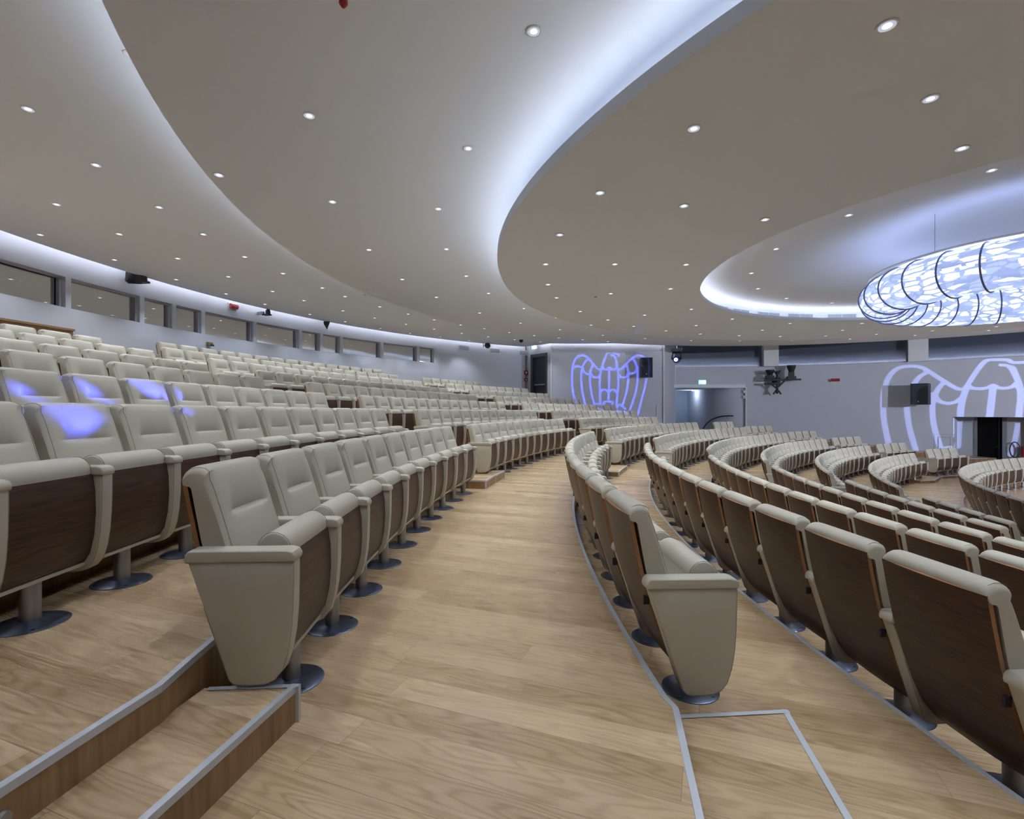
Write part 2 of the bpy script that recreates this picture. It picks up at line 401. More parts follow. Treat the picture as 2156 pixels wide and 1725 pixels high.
half_step([(ax_halfL(1.976), 1.976), (ax_L2(1.955)-.02, 1.955), (ax_L2(y0)-.02, y0), (ax_halfL(y0), y0)], -1.080, Z_WALK,
          'long oak half step with aluminium edge beside the nearest end seat', [(ax_halfL(y0), y0), (ax_halfL(1.976), 1.976), (ax_L2(1.955), 1.955)])
half_step([(ax_right(2.177), 2.177), (ax_halfR(2.218), 2.218), (ax_halfR(y0), y0), (ax_right(y0), y0)], -1.325, R_FLOOR[0],
          'low oak half step framed in aluminium, foot of the single seat on the right', [(ax_halfR(y0), y0), (ax_halfR(2.218), 2.218), (ax_right(2.177), 2.177)])
GAPS_L = [(9.95, 11.6), (27.6, 29.6)]
def arc_step(Rr, d, a0, a1, zt, zb, label):
    A = [polar(Rr-d, a, 0)[:2] for a in (a0, (a0+a1)/2, a1)]; B = [polar(Rr, a, 0)[:2] for a in (a1, (a0+a1)/2, a0)]
    half_step(A+B, zt, zb, label, [B[2]]+A+[B[0]])
for gi, (a0, a1) in enumerate([(9.9, 13.0), (28.0, 30.3)]):
    for k in range(7):
        w_ = 1.0 if k == 0 else 0.9
        c = (a0+a1)/2-(0.2 if gi == 0 else -.45)*(k > 0); h = (a1-a0)/2 if k == 0 else 1.15
        arc_step(L_RISER[k], 0.49, c-h, c+h, (L_FLOOR[k]+L_FLOOR[k+1])/2, L_FLOOR[k],
                 'oak half step on the %s rise of the %s left stairway' % (ORD[k+1], ['middle', 'far'][gi]))
for gi, (a0, a1) in enumerate([(18.5, 22.0)]):
    for k in range(7):
        zu = Z_WALK if k == 0 else R_FLOOR[k-1]
        arc_step(R_RISER[k], 0.5, a0+.1, a1, (zu+R_FLOOR[k])/2, R_FLOOR[k],
                 'oak half step on the %s drop of the right-hand stairway' % ORD[k+1])

PLAT = [(14.35, 17.60), (14.99, 17.74), (16.17, 18.86), (16.94, 19.10), (18.6, 19.6), (18.4, 22.0), (14.2, 21.2), (13.9, 18.5)]
t = half_step(PLAT, -2.43, -2.53, 'low angular oak platform under the seats nearest the dark doorway', PLAT[:5]); t.name = 'low_platform'; t['category'] = 'platform'; del t['group']
# ------------------------------------------------------------------ seats
def loft(loops, mb, mi=0, cap=True, closed=True, capmi=None):
    n = len(loops[0]); o = len(mb.v)
    for L in loops: mb.v += [tuple(p) for p in L]
    for i in range(len(loops)-1):
        for j in range(n if closed else n-1):
            a = o+i*n+j; b = o+i*n+(j+1) % n
            mb.f.append((a, a+n, b+n, b)); mb.m.append(mi)
    if cap:
        c = mi if capmi is None else capmi
        mb.f.append(tuple(o+j for j in range(n))); mb.m.append(c)
        mb.f.append(tuple(o+(len(loops)-1)*n+j for j in range(n-1, -1, -1))); mb.m.append(c)
def inset_loop(L, d):
    """move a loop of (x,z) inwards by d"""
    n = len(L); out = []
    area = sum(L[i][0]*L[(i+1) % n][1]-L[(i+1) % n][0]*L[i][1] for i in range(n))
    sg = 1 if area > 0 else -1
    for i in range(n):
        a, b, c = L[i-1], L[i], L[(i+1) % n]
        d1 = Vector((b[0]-a[0], b[1]-a[1])); d2 = Vector((c[0]-b[0], c[1]-b[1]))
        if d1.length < 1e-9: d1 = d2
        if d2.length < 1e-9: d2 = d1
        t = (d1.normalized()+d2.normalized())
        if t.length < 1e-6: t = d1
        t.normalize(); nn = Vector((-t.y, t.x))*sg
        out.append((b[0]+nn.x*d, b[1]+nn.y*d))
    return out
def cushion_back(lo=False):
    mb = MB(); U = 0.250
    zs = [.36, .50, .62, .70, .755, .782, .794, .800, .806, .818, .836, .862, .895, .925, .950] if not lo else [.36, .6, .78, .80, .86, .95]
    us = [-1, -.985, -.955, -.91, -.85, -.76, -.66, -.57, -.5, -.42, -.25, 0, .25, .42, .5, .57, .66, .76, .85, .91, .955, .985, 1] if not lo else [-1, -.9, -.5, 0, .5, .9, 1]
    def loop(u):
        au = abs(u); L = []
        e = max(0.0, (au-.80)/.2)           # 0..1 over the rounded ends
        rd = 1-math.sqrt(max(0.0, 1-e*e*.96))   # quarter-circle fall-off
        drop = 0.030*rd; bul = 0.018*(1-au**4)-.012*rd
        g = 1/(1+math.exp((au-.57)/.04))
        for z in zs:
            x = -.155-.30*(z-.68) if z > .60 else -.131+.10*(.60-z)
            d = 0
            if z > .797: d = -.034*g*math.exp(-(z-.80)/.055)
            elif z > .775: d = -.012*g*(z-.775)/.022
            x += bul+d
            if z > .9: x -= (z-.9)**2*2.2
            L.append((x, z-drop*max(0, (z-.80)/.15)))
        cx, cz = -.284, .954-drop; rx, rz = .058-.010*rd, .046-.010*rd
        for q in ((38, 60, 82, 104, 126, 148, 168) if not lo else (60, 110, 160)):
            L.append((cx+rx*math.cos(math.radians(q)), cz+rz*math.sin(math.radians(q))))
        L += [(cx-rx+.003, cz-.004), (cx-rx+.016, cz-.010), (-.306, cz-.012), (-.298, cz-.02)] if not lo else [(-.335, cz-.015), (-.300, cz-.025)]
        L += [(-.259, .70), (-.205, .50), (-.150, .36)]
        return L
    loops = []
    for u in us: loops.append([(x, u*U, z) for x, z in loop(u)])
    loft(loops, mb, 0)
    if not lo:
        for s in (-1, 1):
            L = loop(s*.91)[2:len(zs)+5]
            mb.tube([(x+.001, s*U*.912, z+.0006) for x, z in L], .0010, 4, 1)
    return mb
def shell_back(lo=False):
    mb = MB(); U = .246
    prof = [(-.338, .950), (-.318, .84), (-.284, .68), (-.262, .60), (-.236, .52), (-.186, .38), (-.132, .27), (-.078, .205), (-.03, .19)]
    us = [-1, -.6, -.2, .2, .6, 1] if not lo else [-1, 0, 1]
    def off(u): return -.016*(1-u*u)
    tv = Vector((.016, 0, .003))
    n = len(prof); o = 0
    A = [[(x+off(u), u*U, z) for x, z in prof] for u in us]
    B = [[(x+off(u)+.017, u*U, z+.004) for x, z in prof] for u in us]
    for S, flip in ((A, False), (B, True)):
        o = len(mb.v)
        for L in S: mb.v += L
        for i in range(len(us)-1):
            for j in range(n-1):
                a = o+i*n+j; q = (a, a+n, a+n+1, a+1)
                mb.f.append(q if not flip else q[::-1]); mb.m.append(0)
    m = len(us)*n
    for i in (0, len(us)-1):
        for j in range(n-1):
            a = i*n+j; q = (a, a+1, m+a+1, m+a); mb.f.append(q if i == 0 else q[::-1]); mb.m.append(1)
    for i in range(len(us)-1):
        a = i*n; mb.f.append((a, m+a, m+a+n, a+n)); mb.m.append(1)
        a = i*n+n-1; mb.f.append((a, a+n, m+a+n, m+a)); mb.m.append(1)
    return mb
def seat_cushion(lo=False):
    mb = MB(); U = .237
    L = [(.082, .60)]
    cx, cz, r = .020, .660, .068
    L += [(cx+r*math.cos(math.radians(q)), cz+r*math.sin(math.radians(q))) for q in ((-5, 15, 35, 55, 75, 95, 115, 135, 155, 175, 195) if not lo else (0, 45, 90, 135, 180))]
    L += [(-.075, .60), (-.10, .50), (-.10, .36), (-.06, .27), (.02, .235), (.06, .26), (.08, .40)]
    us = [-1, -.985, -.94, -.8, -.4, 0, .4, .8, .94, .985, 1] if not lo else [-1, -.9, .9, 1]
    loops = []
    for u in us:
        d = .010 if abs(u) == 1 else (.003 if abs(u) > .98 else 0)
        K = inset_loop(L, d+.004*abs(u)**6); loops.append([(x, u*U, z) for x, z in K])
    loft(loops, mb, 0)
    if not lo:
        for s in (-1, 1):
            K = inset_loop(L, .001)[1:12]; mb.tube([(x, s*U*.975, z) for x, z in K], .0014, 4, 1)
    return mb
def seat_board(lo=False):
    mb = MB(); U = .241
    prof = [(.088, .640), (.101, .56), (.104, .45), (.096, .34), (.076, .25), (.048, .205)]
    loops = []
    K = prof+[(x-.016, z) for x, z in prof[::-1]]
    for u in ([-1, 1]): loops.append([(x, u*U, z) for x, z in K])
    loft(loops, mb, 0)
    mb.box(-.06, .055, -.236, .236, .190, .206, 1)
    return mb
def arm_side(lo=False):
    mb = MB()
    L = [(-.283, .633), (.147, .633), (.1465, .55), (.144, .45), (.136, .35), (.122, .27), (.100, .205), (.070, .172), (.035, .156), (-.005, .152), (-.075, .152), (-.100, .158), (-.118, .175), (-.160, .29), (-.220, .46)]
    us = [(-.036, .008), (-.0335, .0025), (-.029, 0), (.029, 0), (.0335, .0025), (.036, .008)] if not lo else [(-.036, .004), (.036, .004)]
    L = [(x*.936-.004, z) for x, z in L]
    loft([[(x, u, z) for x, z in inset_loop(L, d)] for u, d in us], mb, 0)
    if not lo:
        for s in (-1, 1):
            mb.tube([(x, s*.0325, z) for x, z in inset_loop(L, .0005)[1:15]], .0012, 4, 1)
    return mb
def arm_pad(lo=False):
    mb = MB()
    L = [(-.292, .634), (-.296, .645), (-.292, .665), (-.278, .679), (.120, .679), (.145, .672), (.156, .655), (.154, .640), (.150, .634)]
    us = [(-.043, .012), (-.0415, .004), (-.037, 0), (.037, 0), (.0415, .004), (.043, .012)] if not lo else [(-.043, .005), (.043, .005)]
    L = [(x*.936-.004, z) for x, z in L]
    loft([[(x, u, z-(.004 if abs(u) > .042 else 0)) for x, z in inset_loop(L, d)] for u, d in us], mb, 0)
    if not lo:
        mb.tube([(-.27, -.0425, .6345), (.13, -.0425, .6345)], .0013, 4, 1); mb.tube([(-.27, .0425, .6345), (.13, .0425, .6345)], .0013, 4, 1)
    return mb
def pole_mb(lo=False):
    mb = MB(); n = 20 if not lo else 6
    mb.cyl((0, 0, .01), (0, 0, .25), .039, n=n, cap=False)
    mb.box(-.055, .055, -.05, .05, .215, .24); mb.box(-.022, .022, -.262, .262, .225, .25)
    return mb
def flange_mb(lo=False):
    mb = MB()
    mb.lathe([(.0, 0.018), (.040, .018), (.052, .014), (.09, .008), (.137, .006), (.142, .003), (.142, 0)], 32 if not lo else 8)
    if not lo:
        for q in (45, 135, 225, 315):
            x, y = .118*math.cos(math.radians(q)), .118*math.sin(math.radians(q))
            mb.cyl((x, y, .005), (x, y, .0105), .008, n=8)
    return mb
MAT2 = {'back': ['leather', 'seam'], 'shell': ['walnut', 'ply'], 'seat': ['leather', 'seam'], 'board': ['walnut', 'leather'], 'side': ['leather', 'seam'], 'pad': ['leather', 'seam'], 'pole': ['steel'], 'flange': ['plate'], 'tab': ['black']}
BUILD = {'back': cushion_back, 'shell': shell_back, 'seat': seat_cushion, 'board': seat_board, 'side': arm_side, 'pad': arm_pad, 'pole': pole_mb, 'flange': flange_mb}
tab = MB(); tab.box(-.268, -.240, -.2475, -.236, .535, .575)
ME = {k: BUILD[k]().mesh('seat_'+k, [M[m] for m in MAT2[k]], True, 40) for k in BUILD}
ME['tab'] = tab.mesh('seat_tab', [M['black']], False)

# layout: (side, row, block, phi of the first arm, number of seats, phi of the last arm, tangent shift)
SEATS = []   # dict(row, block, idx, n, R, phi, z, first, last)
def add_block(side, row, block, Rp, z, a0, a1, n=None, dR=0.0):
    R = Rp+dR
    L = math.radians(a1-a0)*R
    if n is None: n = max(1, int(round(L/PITCH)))
    st = (a1-a0)/n
    for i in range(n):
        SEATS.append(dict(side=side, row=row, block=block, i=i, n=n, R=R, phi=a0+(i+.5)*st, z=z, half=math.radians(st)*R/2))
def ph_of_Y(Y, R): return math.degrees(math.asin((Y-P[1])/R))
st_deg = lambda R: math.degrees(PITCH/R)
L_POLE = [t+.15 for t in L_TIP]; L_POLE[0] += .033
# left rows
l1 = [(9.5, None, 10), (9.76, 1.19, 14), (10.3, 1.15, 12), (10.33, 1.15, 12), (10.5, 1.08, 12), (10.62, 1.04, 12), (10.65, 1.0, 12)]
for k, (a1, s, n) in enumerate(l1):
    add_block('L', k, 0, L_POLE[k], L_FLOOR[k], ph_of_Y(1.985, L_POLE[0]) if k == 0 else a1-n*s, a1, n)
b2 = [(11.8, 27.2), (12.5, 28.3), (12.6, 28.4), (12.7, 28.5), (12.75, 28.5), (12.8, 28.55), (12.8, 28.6), (14.35, 32.3)]
for k, (a0, a1) in enumerate(b2): add_block('L', k, 1, L_POLE[k], L_FLOOR[k], a0, a1)
b3 = [(30.3, 45.2), (30.9, 45.7), (30.9, 46.1), (30.9, 45.5), (31.0, 42.2), (31.05, 41.6), (31.05, 38.8)]
for k, (a0, a1) in enumerate(b3): add_block('L', k, 2, L_POLE[k], L_FLOOR[k], a0, a1)
# right rows
anchY = [2.285, 2.42, 3.78, 4.94, None, None]
for k in range(8):
    Rp, z = R_POLE[k], R_FLOOR[k]; s = st_deg(Rp)
    a1 = 18.45
    if k == 0: add_block('R', k, 0, Rp, z, ph_of_Y(2.285, Rp), a1)
    else:
        n = int((a1+14)/s) if k < 6 else int((a1+30)/s); a0 = a1-n*s
        if k < 4 and anchY[k]:
            an = ph_of_Y(anchY[k], Rp); q = (an-a0) % s; a0 += q; a1 += q
            if q > s/2: a0 -= s; a1 -= s
        add_block('R', k, 0, Rp, z, a0, a1, n)
endR = [44.9, 49.2, 51.9, 53.7, 55.8, 57.8, 84.0, 84.0]
for k in range(8): add_block('R', k, 1, R_POLE[k], R_FLOOR[k], 22.2, endR[k])
grpx = [(1499, 3), (1563, 4), (1655, 4), (1747, 4), (1840, 4), (1944, 4)]
for k, (gx, n) in enumerate(grpx):
    u = (gx-HX)/F; s = st_deg(R_POLE[k]); a0 = endR[k]+2.4; a0 = min(a0, 60.0)
    c, sn = math.cos(math.radians(a0+.1)), math.sin(math.radians(a0+.1))
    Rb = (P[0]-u*P[1])/(c+u*sn)-.34
    add_block('R', k, 2, R_POLE[k], -2.43 if k == 5 else R_FLOOR[k], a0, a0+n*s, n, dR=max(-.6, min(.9, Rb-R_POLE[k])))
vis = []
for s_ in SEATS:
    p = polar(s_['R'], s_['phi'], s_['z'])
    s_['p'] = p
    if p[1] < 0.35: continue
    q = [proj((p[0], p[1], p[2]+h)) for h in (0.1, 1.0)]
    mrg = 330/p[1]
    if min(a[0] for a in q) > 2156+mrg or max(a[0] for a in q) < -mrg: continue
    if min(a[1] for a in q) > 1725: continue
    if not in_hall(p, -.35): continue
    vis.append(s_)
vis.sort(key=lambda d: d['p'][1]**2+d['p'][0]**2*0.15)
near, far = vis[:300], vis[300:]
def row_phrase(s_):
    if s_['side'] == 'L': return 'front row left of walkway' if s_['row'] == 0 else '%s row up left of walkway' % ORD[s_['row']+1]
    return 'first row down right of walkway' if s_['row'] == 0 else '%s row down right of walkway' % ORD[s_['row']+1]
BL = {('L', 0): 'near block', ('L', 1): 'middle block', ('L', 2): 'far block', ('R', 0): 'near block', ('R', 1): 'far block', ('R', 2): 'wall block'}
def seat_at(s_):
    ph = s_['phi']; p = s_['p']
    # name the seat counted from the far end for blocks that run out of the frame
    if s_['side'] == 'L' and s_['block'] == 0 and s_['row'] > 0 or s_['side'] == 'R' and s_['block'] == 0 and s_['row'] > 0:
        w_ = '%s from far end' % ORD[s_['n']-s_['i']]
    else: w_ = '%s from near end' % ORD[s_['i']+1]
    lab = 'cream seat, %s, %s, %s' % (w_, row_phrase(s_), BL[(s_['side'], s_['block'])])
    t = thing('auditorium_seat', lab, 'seat', p, -math.radians(ph), 'cream tip-up auditorium seats in curved rows')
    b = link('backrest', ME['back'], t); link('back_shell', ME['shell'], t)['label'] = 'dark walnut back shell'
    c = link('seat_cushion', ME['seat'], t); link('seat_board', ME['board'], t)['label'] = 'dark walnut seat board'
    h = s_['half']
    a = link('armrest', ME['side'], t, (0, -h, 0)); link('arm_pad', ME['pad'], a)
    if s_['i'] == s_['n']-1:
        a = link('armrest', ME['side'], t, (0, h, 0)); link('arm_pad', ME['pad'], a)
    q = link('pedestal', ME['pole'], t, (.05 if s_['side'] == 'R' else 0, 0, 0)); link('base_plate', ME['flange'], q)
    if s_['side'] == 'R' and s_['block'] == 0: link('clip', ME['tab'], t)['label'] = 'small black clip on the edge of the back shell'
    return t
# local y axis of a seat: rotating (0,1) by -phi gives (sin phi, cos phi) = direction of growing phi, so -h is the near side
# order of phi: i grows with phi; the near arm (lower phi) is at -h
for s_ in near: seat_at(s_)
if far:
    LO = {k: BUILD[k](True) for k in ('back', 'shell', 'seat', 'board', 'side', 'pad', 'pole', 'flange')}
    big = {}
    mats = ['leather', 'walnut', 'ply', 'steel', 'plate', 'seam']
    V = []; FF = []; MI = []; off = 0
    def put(mbx, key, s_, dy=0):
        global off
        a = -math.radians(s_['phi']); ca, sa = math.cos(a), math.sin(a)
        v = np.array(mbx.v); x, y = v[:, 0], v[:, 1]+dy
        V.append(np.c_[s_['p'][0]+x*ca-y*sa, s_['p'][1]+x*sa+y*ca, s_['p'][2]+v[:, 2]])
        for f in mbx.f: FF.append(tuple(i+off for i in f))
        MI.extend(mats.index(MAT2[key][m]) for m in mbx.m); off += len(v)
    for s_ in far:
        for k in ('back', 'shell', 'seat', 'board', 'pole', 'flange'): put(LO[k], k, s_)
        for d in ([-s_['half']]+([s_['half']] if s_['i'] == s_['n']-1 else [])):
            put(LO['side'], 'side', s_, d); put(LO['pad'], 'pad', s_, d)
    me = bpy.data.meshes.new('distant_auditorium_seats'); me.from_pydata(np.concatenate(V).tolist(), [], FF)
    for m in mats: me.materials.append(M[m])
    me.polygons.foreach_set('material_index', MI); me.polygons.foreach_set('use_smooth', [True]*len(me.polygons))
    me.set_sharp_from_angle(angle=math.radians(40)); me.update()
    o = bpy.data.objects.new('distant_auditorium_seats', me); COL.objects.link(o)
    tag(o, 'cream seats of the farthest rows in front of the far wall', 'seats', kind='stuff')
print('SEATS', len(SEATS), 'visible', len(vis), 'far', len(far))

# ------------------------------------------------------------------ ceiling
def annulus_mesh(mb, prof, n=180, mi=0, th0=0.0, th1=2*math.pi, rf=None):
    """profile of (R, z) swept round the hall centre"""
    k = len(prof); vs = []
    full = abs(th1-th0-2*math.pi) < 1e-6
    m = n if full else n+1
    for i in range(m):
        th = th0+(th1-th0)*i/n
        for R, z in prof: vs.append(cpt(R if rf is None else rf(R, th), th, z))
    fs = []
    for i in range(n):
        j = (i+1) % m
        for t in range(k-1): fs.append((i*k+t, j*k+t, j*k+t+1, i*k+t+1))
    mb.add(vs, fs, mi)
def ring(name, prof, mat, n=180, label=None, rf=None, smooth=True, angle=30):
    mb = MB(); annulus_mesh(mb, prof, n, rf=rf); o = mb.build(name, mat, smooth=smooth, angle=angle); return struct(o, label)
D2 = math.degrees
# outer plate: its edge follows the wall on the left, then leaves it in front of the flat far wall
OUT_T = [(-180, 18.02), (30, 16.1), (45, 16.06), (58, 16.0), (72, 15.25), (85, 14.75), (97, 14.85), (106, 15.35), (116.0, 16.45), (117.6, 18.02), (180, 18.02)]
def r_out(th):
    a = D2(math.atan2(math.sin(th), math.cos(th)))
    if a < -60: return 18.02
    if a < 30: return 16.1 if a > -40 else 18.02+(16.1-18.02)*(a+60)/20
    xs = [t[0] for t in OUT_T[1:]]; return float(np.interp(a, xs, [t[1] for t in OUT_T[1:]]))
def rf_out(R, th): return r_out(th)+(R-100) if R > 50 else R
ring('ceiling', [(RB-0.7, AZ+.02), (RB-.7, AZ), (15.0-.6, AZ), (100.0, AZ), (100.0, AZ+.02), (99.0, AZ+.02)], M['plaster'], 540, 'outermost ceiling plate', rf_out)
ring('ceiling', [(RA-.85, BZ+.32), (RA-.85, BZ+.30), (RA+.3, BZ+.30), (10.1, BZ+.29), (10.6, BZ+.25), (11.1, BZ+.17), (11.6, BZ+.09), (12.1, BZ+.03), (12.5, BZ), (RB, BZ), (RB, BZ+.03), (RB-.6, BZ+.03)], M['plaster'], 240, 'middle ceiling plate, a hanging ring')
ring('ceiling', [(RC+.6, DZ+.03), (RC+.02, DZ+.03), (RC+.02, DZ+.07), (RC, DZ+.07), (RC, DZ), (7.3, DZ), (RA, DZ), (RA, DZ+.13), (RA-.02, DZ+.13), (RA-.02, DZ+.03), (RA-.6, DZ+.03)], M['plaster'], 240, 'lowest ceiling plate, a hanging ring round the dome')
# wall of the dome and its vault
dome = [(RC+.62, DZ+.03), (RC+.40, DZ+.03), (RC+.38, DZ+.235)]
for q in range(0, 91, 10):
    dome.append((RC+.38-.8+.8*math.cos(math.radians(q)), DZ+.235+.135*math.sin(math.radians(q))))
dome += [(4.3, DZ+.385), (3.5, DZ+.47), (2.6, DZ+.66), (1.5, DZ+.80), (0.01, DZ+.84)]
ring('ceiling', dome, M['plaster'], 180, 'shallow vault over the middle of the hall')
# closing slab above everything
ring('ceiling', [(0.01, 4.1), (RW+.3, 4.1)], M['fascia'], 120, 'slab above the hanging plates', smooth=False)
ring('trim', [(RB-.60, BZ+.03), (RB-.60, AZ+.01)], M['fascia'], 120)
ring('trim', [(RA-.60, DZ+.03), (RA-.60, BZ+.31)], M['fascia'], 120)
# led strips lying in the coves
def led(name, R, z, wd, mat, label, rf=None, n=180, th0=0, th1=2*math.pi, dz_=0.0):
    mb = MB(); annulus_mesh(mb, [(R, z), (R+wd, z+dz_)], n, rf=rf, th0=th0, th1=th1)
    o = mb.build(name, mat, smooth=False); return tag(o, label, 'led strip', 'led strips hidden in the ceiling coves')
led('led_strip', RA-.20, DZ+.19, .02, M['strip'], 'light strip on top of the lowest ceiling ring', dz_=-.045)
led('led_strip', RB-.06, BZ+.10, .02, M['strip_b'], 'light strip on top of the middle ceiling ring', dz_=-.045)
led('led_strip', RC+.06, DZ+.055, .05, M['strip_dome'], 'light strip behind the rim of the vault')
led('led_strip', 99.95, AZ+.13, .03, M['strip_wall'], 'light strip between the outer ceiling and the wall', rf=rf_out, n=300, dz_=-.06, th0=math.radians(96), th1=math.radians(262))

# ------------------------------------------------------------------ drum wall with openings
TH = dth
holes = []    # (th_lo, th_hi, z_lo, z_hi)
WIN = [(-75, 138, 1), (149.7, 294.5, 1), (304.2, 362.4, 1), (371, 423.9, 1), (431.7, 533.5, 1), (540.5, 629.8, 1), (636, 673.8, 1), (679.9, 716, 1), (722.2, 801.5, 1), (807.3, 877.8, 1), (883.3, 913.7, 1)]
ZT, ZB_ = 2.80, 2.165
for a, b, _ in WIN: holes.append((TH(b), TH(a), ZB_, ZT))
for i in range(2, 8):                       # more windows round the part of the wall behind the lens
    t1 = TH(-75)+.05+(i-2)*.26; holes.append((t1, t1+.22, ZB_, ZT))
# far wall openings: glazed band, corridor opening, recess with the right door
BZ0 = 2.40
th_band0, th_band1 = TH(1421), TH(2156)-.35
holes.append((th_band1, th_band0, BZ0, 3.75))
z_op = dz(1480, 818)
holes.append((TH(1570), TH(1423), -3.0, z_op))
z_rec = dz(2020, 878)
th_rec0, th_rec1 = TH(2006), TH(2006)-.30
holes.append((th_rec1, th_rec0, -3.0, z_rec))
z_dl = dz(1134, 744)
ths = set(np.linspace(-math.pi, math.pi, 241).tolist())
def wrap(t): return (t+math.pi) % (2*math.pi)-math.pi
hs = []
for a, b, c, d in holes:
    hs.append((wrap(a), wrap(b), c, d)); ths.add(wrap(a)); ths.add(wrap(b))
ths = sorted(ths); zs = sorted({-3.0, 4.1, ZB_, ZT, BZ0, 3.75, z_op, z_rec, .4})
def in_hole(t, z):
    for a, b, c, d in hs:
        ok = (a < t < b) if a < b else (t > a or t < b)
        if ok and c < z < d: return True
    return False
def wall_part(t0, t1, name, label):
    mb = MB(); RO = RW+.22
    T = [t for t in ths if t0-1e-9 <= t <= t1+1e-9]
    cell = lambda i, j: not in_hole((T[i]+T[i+1])/2, (zs[j]+zs[j+1])/2)
    for i in range(len(T)-1):
        if T[i+1]-T[i] < 1e-7: continue
        for j in range(len(zs)-1):
            if not cell(i, j): continue
            a, b, c, d = T[i], T[i+1], zs[j], zs[j+1]
            mb.add([cpt(RW, a, c), cpt(RW, b, c), cpt(RW, b, d), cpt(RW, a, d)], [(0, 3, 2, 1)])
            def rev(t, lo, hi): mb.add([cpt(RW, t, lo), cpt(RO, t, lo), cpt(RO, t, hi), cpt(RW, t, hi)], [(0, 1, 2, 3)])
            if i > 0 and not cell(i-1, j): rev(a, c, d)
            if i < len(T)-2 and not cell(i+1, j): rev(b, c, d)
            if j > 0 and not cell(i, j-1): mb.add([cpt(RW, a, c), cpt(RW, b, c), cpt(RO, b, c), cpt(RO, a, c)], [(0, 1, 2, 3)])
            if j < len(zs)-2 and not cell(i, j+1): mb.add([cpt(RW, a, d), cpt(RW, b, d), cpt(RO, b, d), cpt(RO, a, d)], [(0, 1, 2, 3)])
    return struct(mb.build(name, M['wall'], smooth=False), label)
t_split = wrap(TH(1112))
wall_part(-math.pi, TH(1421)+.02 if False else wrap(TH(1400)), 'wall_far', 'curved wall on the far side of the hall')
wall_part(t_split, math.pi, 'wall_left', 'curved wall behind the upper rows with a band of booth windows')

# windows of the left wall
def window(idx, a, b, zlo, zhi, glass, label, frame=True):
    b = a+(b-a+math.pi) % (2*math.pi)-math.pi; tm = (a+b)/2; hw = RW*math.sin(abs(b-a)/2)
    t = thing('window_%d' % idx, label, 'window', cpt(RW, tm, (zlo+zhi)/2), tm-math.pi/2)
    t['kind'] = 'structure'
    h = (zhi-zlo)/2
    g = MB()
    if idx == 1:
        for q in range(5):
            A = [(RW+.14)*math.sin(abs(b-a)*(v/5-.5)) for v in (q, q+1)]; B = [(RW+.14)*math.cos(abs(b-a)*(v/5-.5))-RW for v in (q, q+1)]
            g.add([(A[0], B[0]+.03, -h), (A[1], B[1]+.03, -h), (A[1], B[1]+.03, h), (A[0], B[0]+.03, h)], [(0, 1, 2, 3)])
    else: g.box(-hw, hw, .13, .15, -h, h)
    g.build('window_pane', glass, t, smooth=False)
    f = MB(); e = .035
    f.box(-hw, hw, .08, .13, -h, -h+e*.6); f.box(-hw, hw, .08, .13, h-e, h); f.box(-hw, -hw+e*1.6, .06, .13, -h+e*.6, h-e); f.box(hw-e*1.6, hw, .06, .13, -h+e*.6, h-e)
    f.build('window_frame', M['frame'], t, smooth=False)
    return t
for i, (a, b, _) in enumerate(WIN): window(i+1, TH(b), TH(a), ZB_, ZT, M['boothglass'], '%s booth window along the left wall, counted from the lens side' % ORD[i+1])
for i in range(2, 8):
    t1 = TH(-75)+.05+(i-2)*.26; window(i+10, t1, t1+.22, ZB_, ZT, M['boothglass'], 'booth window behind the lens, %s of its run' % ORD[i-1])
# dark glazed band on the far wall
NB = 6; bs = [TH(1421), TH(1603), TH(1908), TH(2156), TH(2156)-.17, TH(2156)-.35]
for i in range(5):
    a, b = bs[i+1], bs[i]; tm = (a+b)/2
    t = thing('window_%d' % (i+18), 'dark band of glazing under the far ceiling, %s bay' % ORD[i+1], 'window', cpt(RW, tm, 2.4), 0); t['kind'] = 'structure'
    mb = MB(); n = 10; vs = []
    for q in range(n+1):
        th = a+(b-a)*q/n
        for R, z in ((RW+.16, BZ0), (RW+.16, 3.75)):
            p = cpt(R, th, z); vs.append((p[0]-t.location.x, p[1]-t.location.y, p[2]-t.location.z))
    mb.add(vs, [(2*q, 2*q+1, 2*q+3, 2*q+2) for q in range(n)]); mb.build('window_pane', M['darkglass'], t, smooth=False)
    mb = MB(); vs = []
    for q in range(n+1):
        th = a+(b-a)*q/n
        for R, z in ((RW+.05, BZ0), (RW+.05, BZ0+.03), (RW+.15, BZ0+.03)):
            p = cpt(R, th, z); vs.append((p[0]-t.location.x, p[1]-t.location.y, p[2]-t.location.z))
    mb.add(vs, [f for q in range(n) for f in ((3*q, 3*q+1, 3*q+4, 3*q+3), (3*q+1, 3*q+2, 3*q+5, 3*q+4))]); mb.build('window_sill', M['frame'], t, smooth=False)
def on_drum(x, y, off=0.0, R=RW):
    th = TH(x, R); z = dz(x, y, R); p = cpt(R-off, th, z); return p, th-math.pi/2
# two boxed beams crossing the glazed band
for i, (xa, xb, yb) in enumerate(((1605, 1636, 770), (1911, 1953, 763))):
    tm = (TH(xa)+TH(xb))/2; hw = RW*(TH(xa)-TH(xb))/2; zb = BZ0-.02
    mb = MB(); mb.box(-hw, hw, -.35, .3, 0, 3.75-zb); struct(mb.build('trim', M['white'], loc=cpt(RW, tm, zb), rot=(0, 0, tm-math.pi/2), smooth=False), 'boxed beam end across the dark glazing')

# ------------------------------------------------------------------ far flat wall with the projected eagle, side return with the dark door
EY = 23.75
XL, XR = (1161-HX)/F*EY, (1398-HX)/F*EY
mb = MB(); mb.box(XL, XR, EY, EY+.2, CZ-2.0, CZ+3.75); struct(mb.build('wall_back', M['wall'], smooth=False), 'flat wall panel carrying the blue projected eagle')
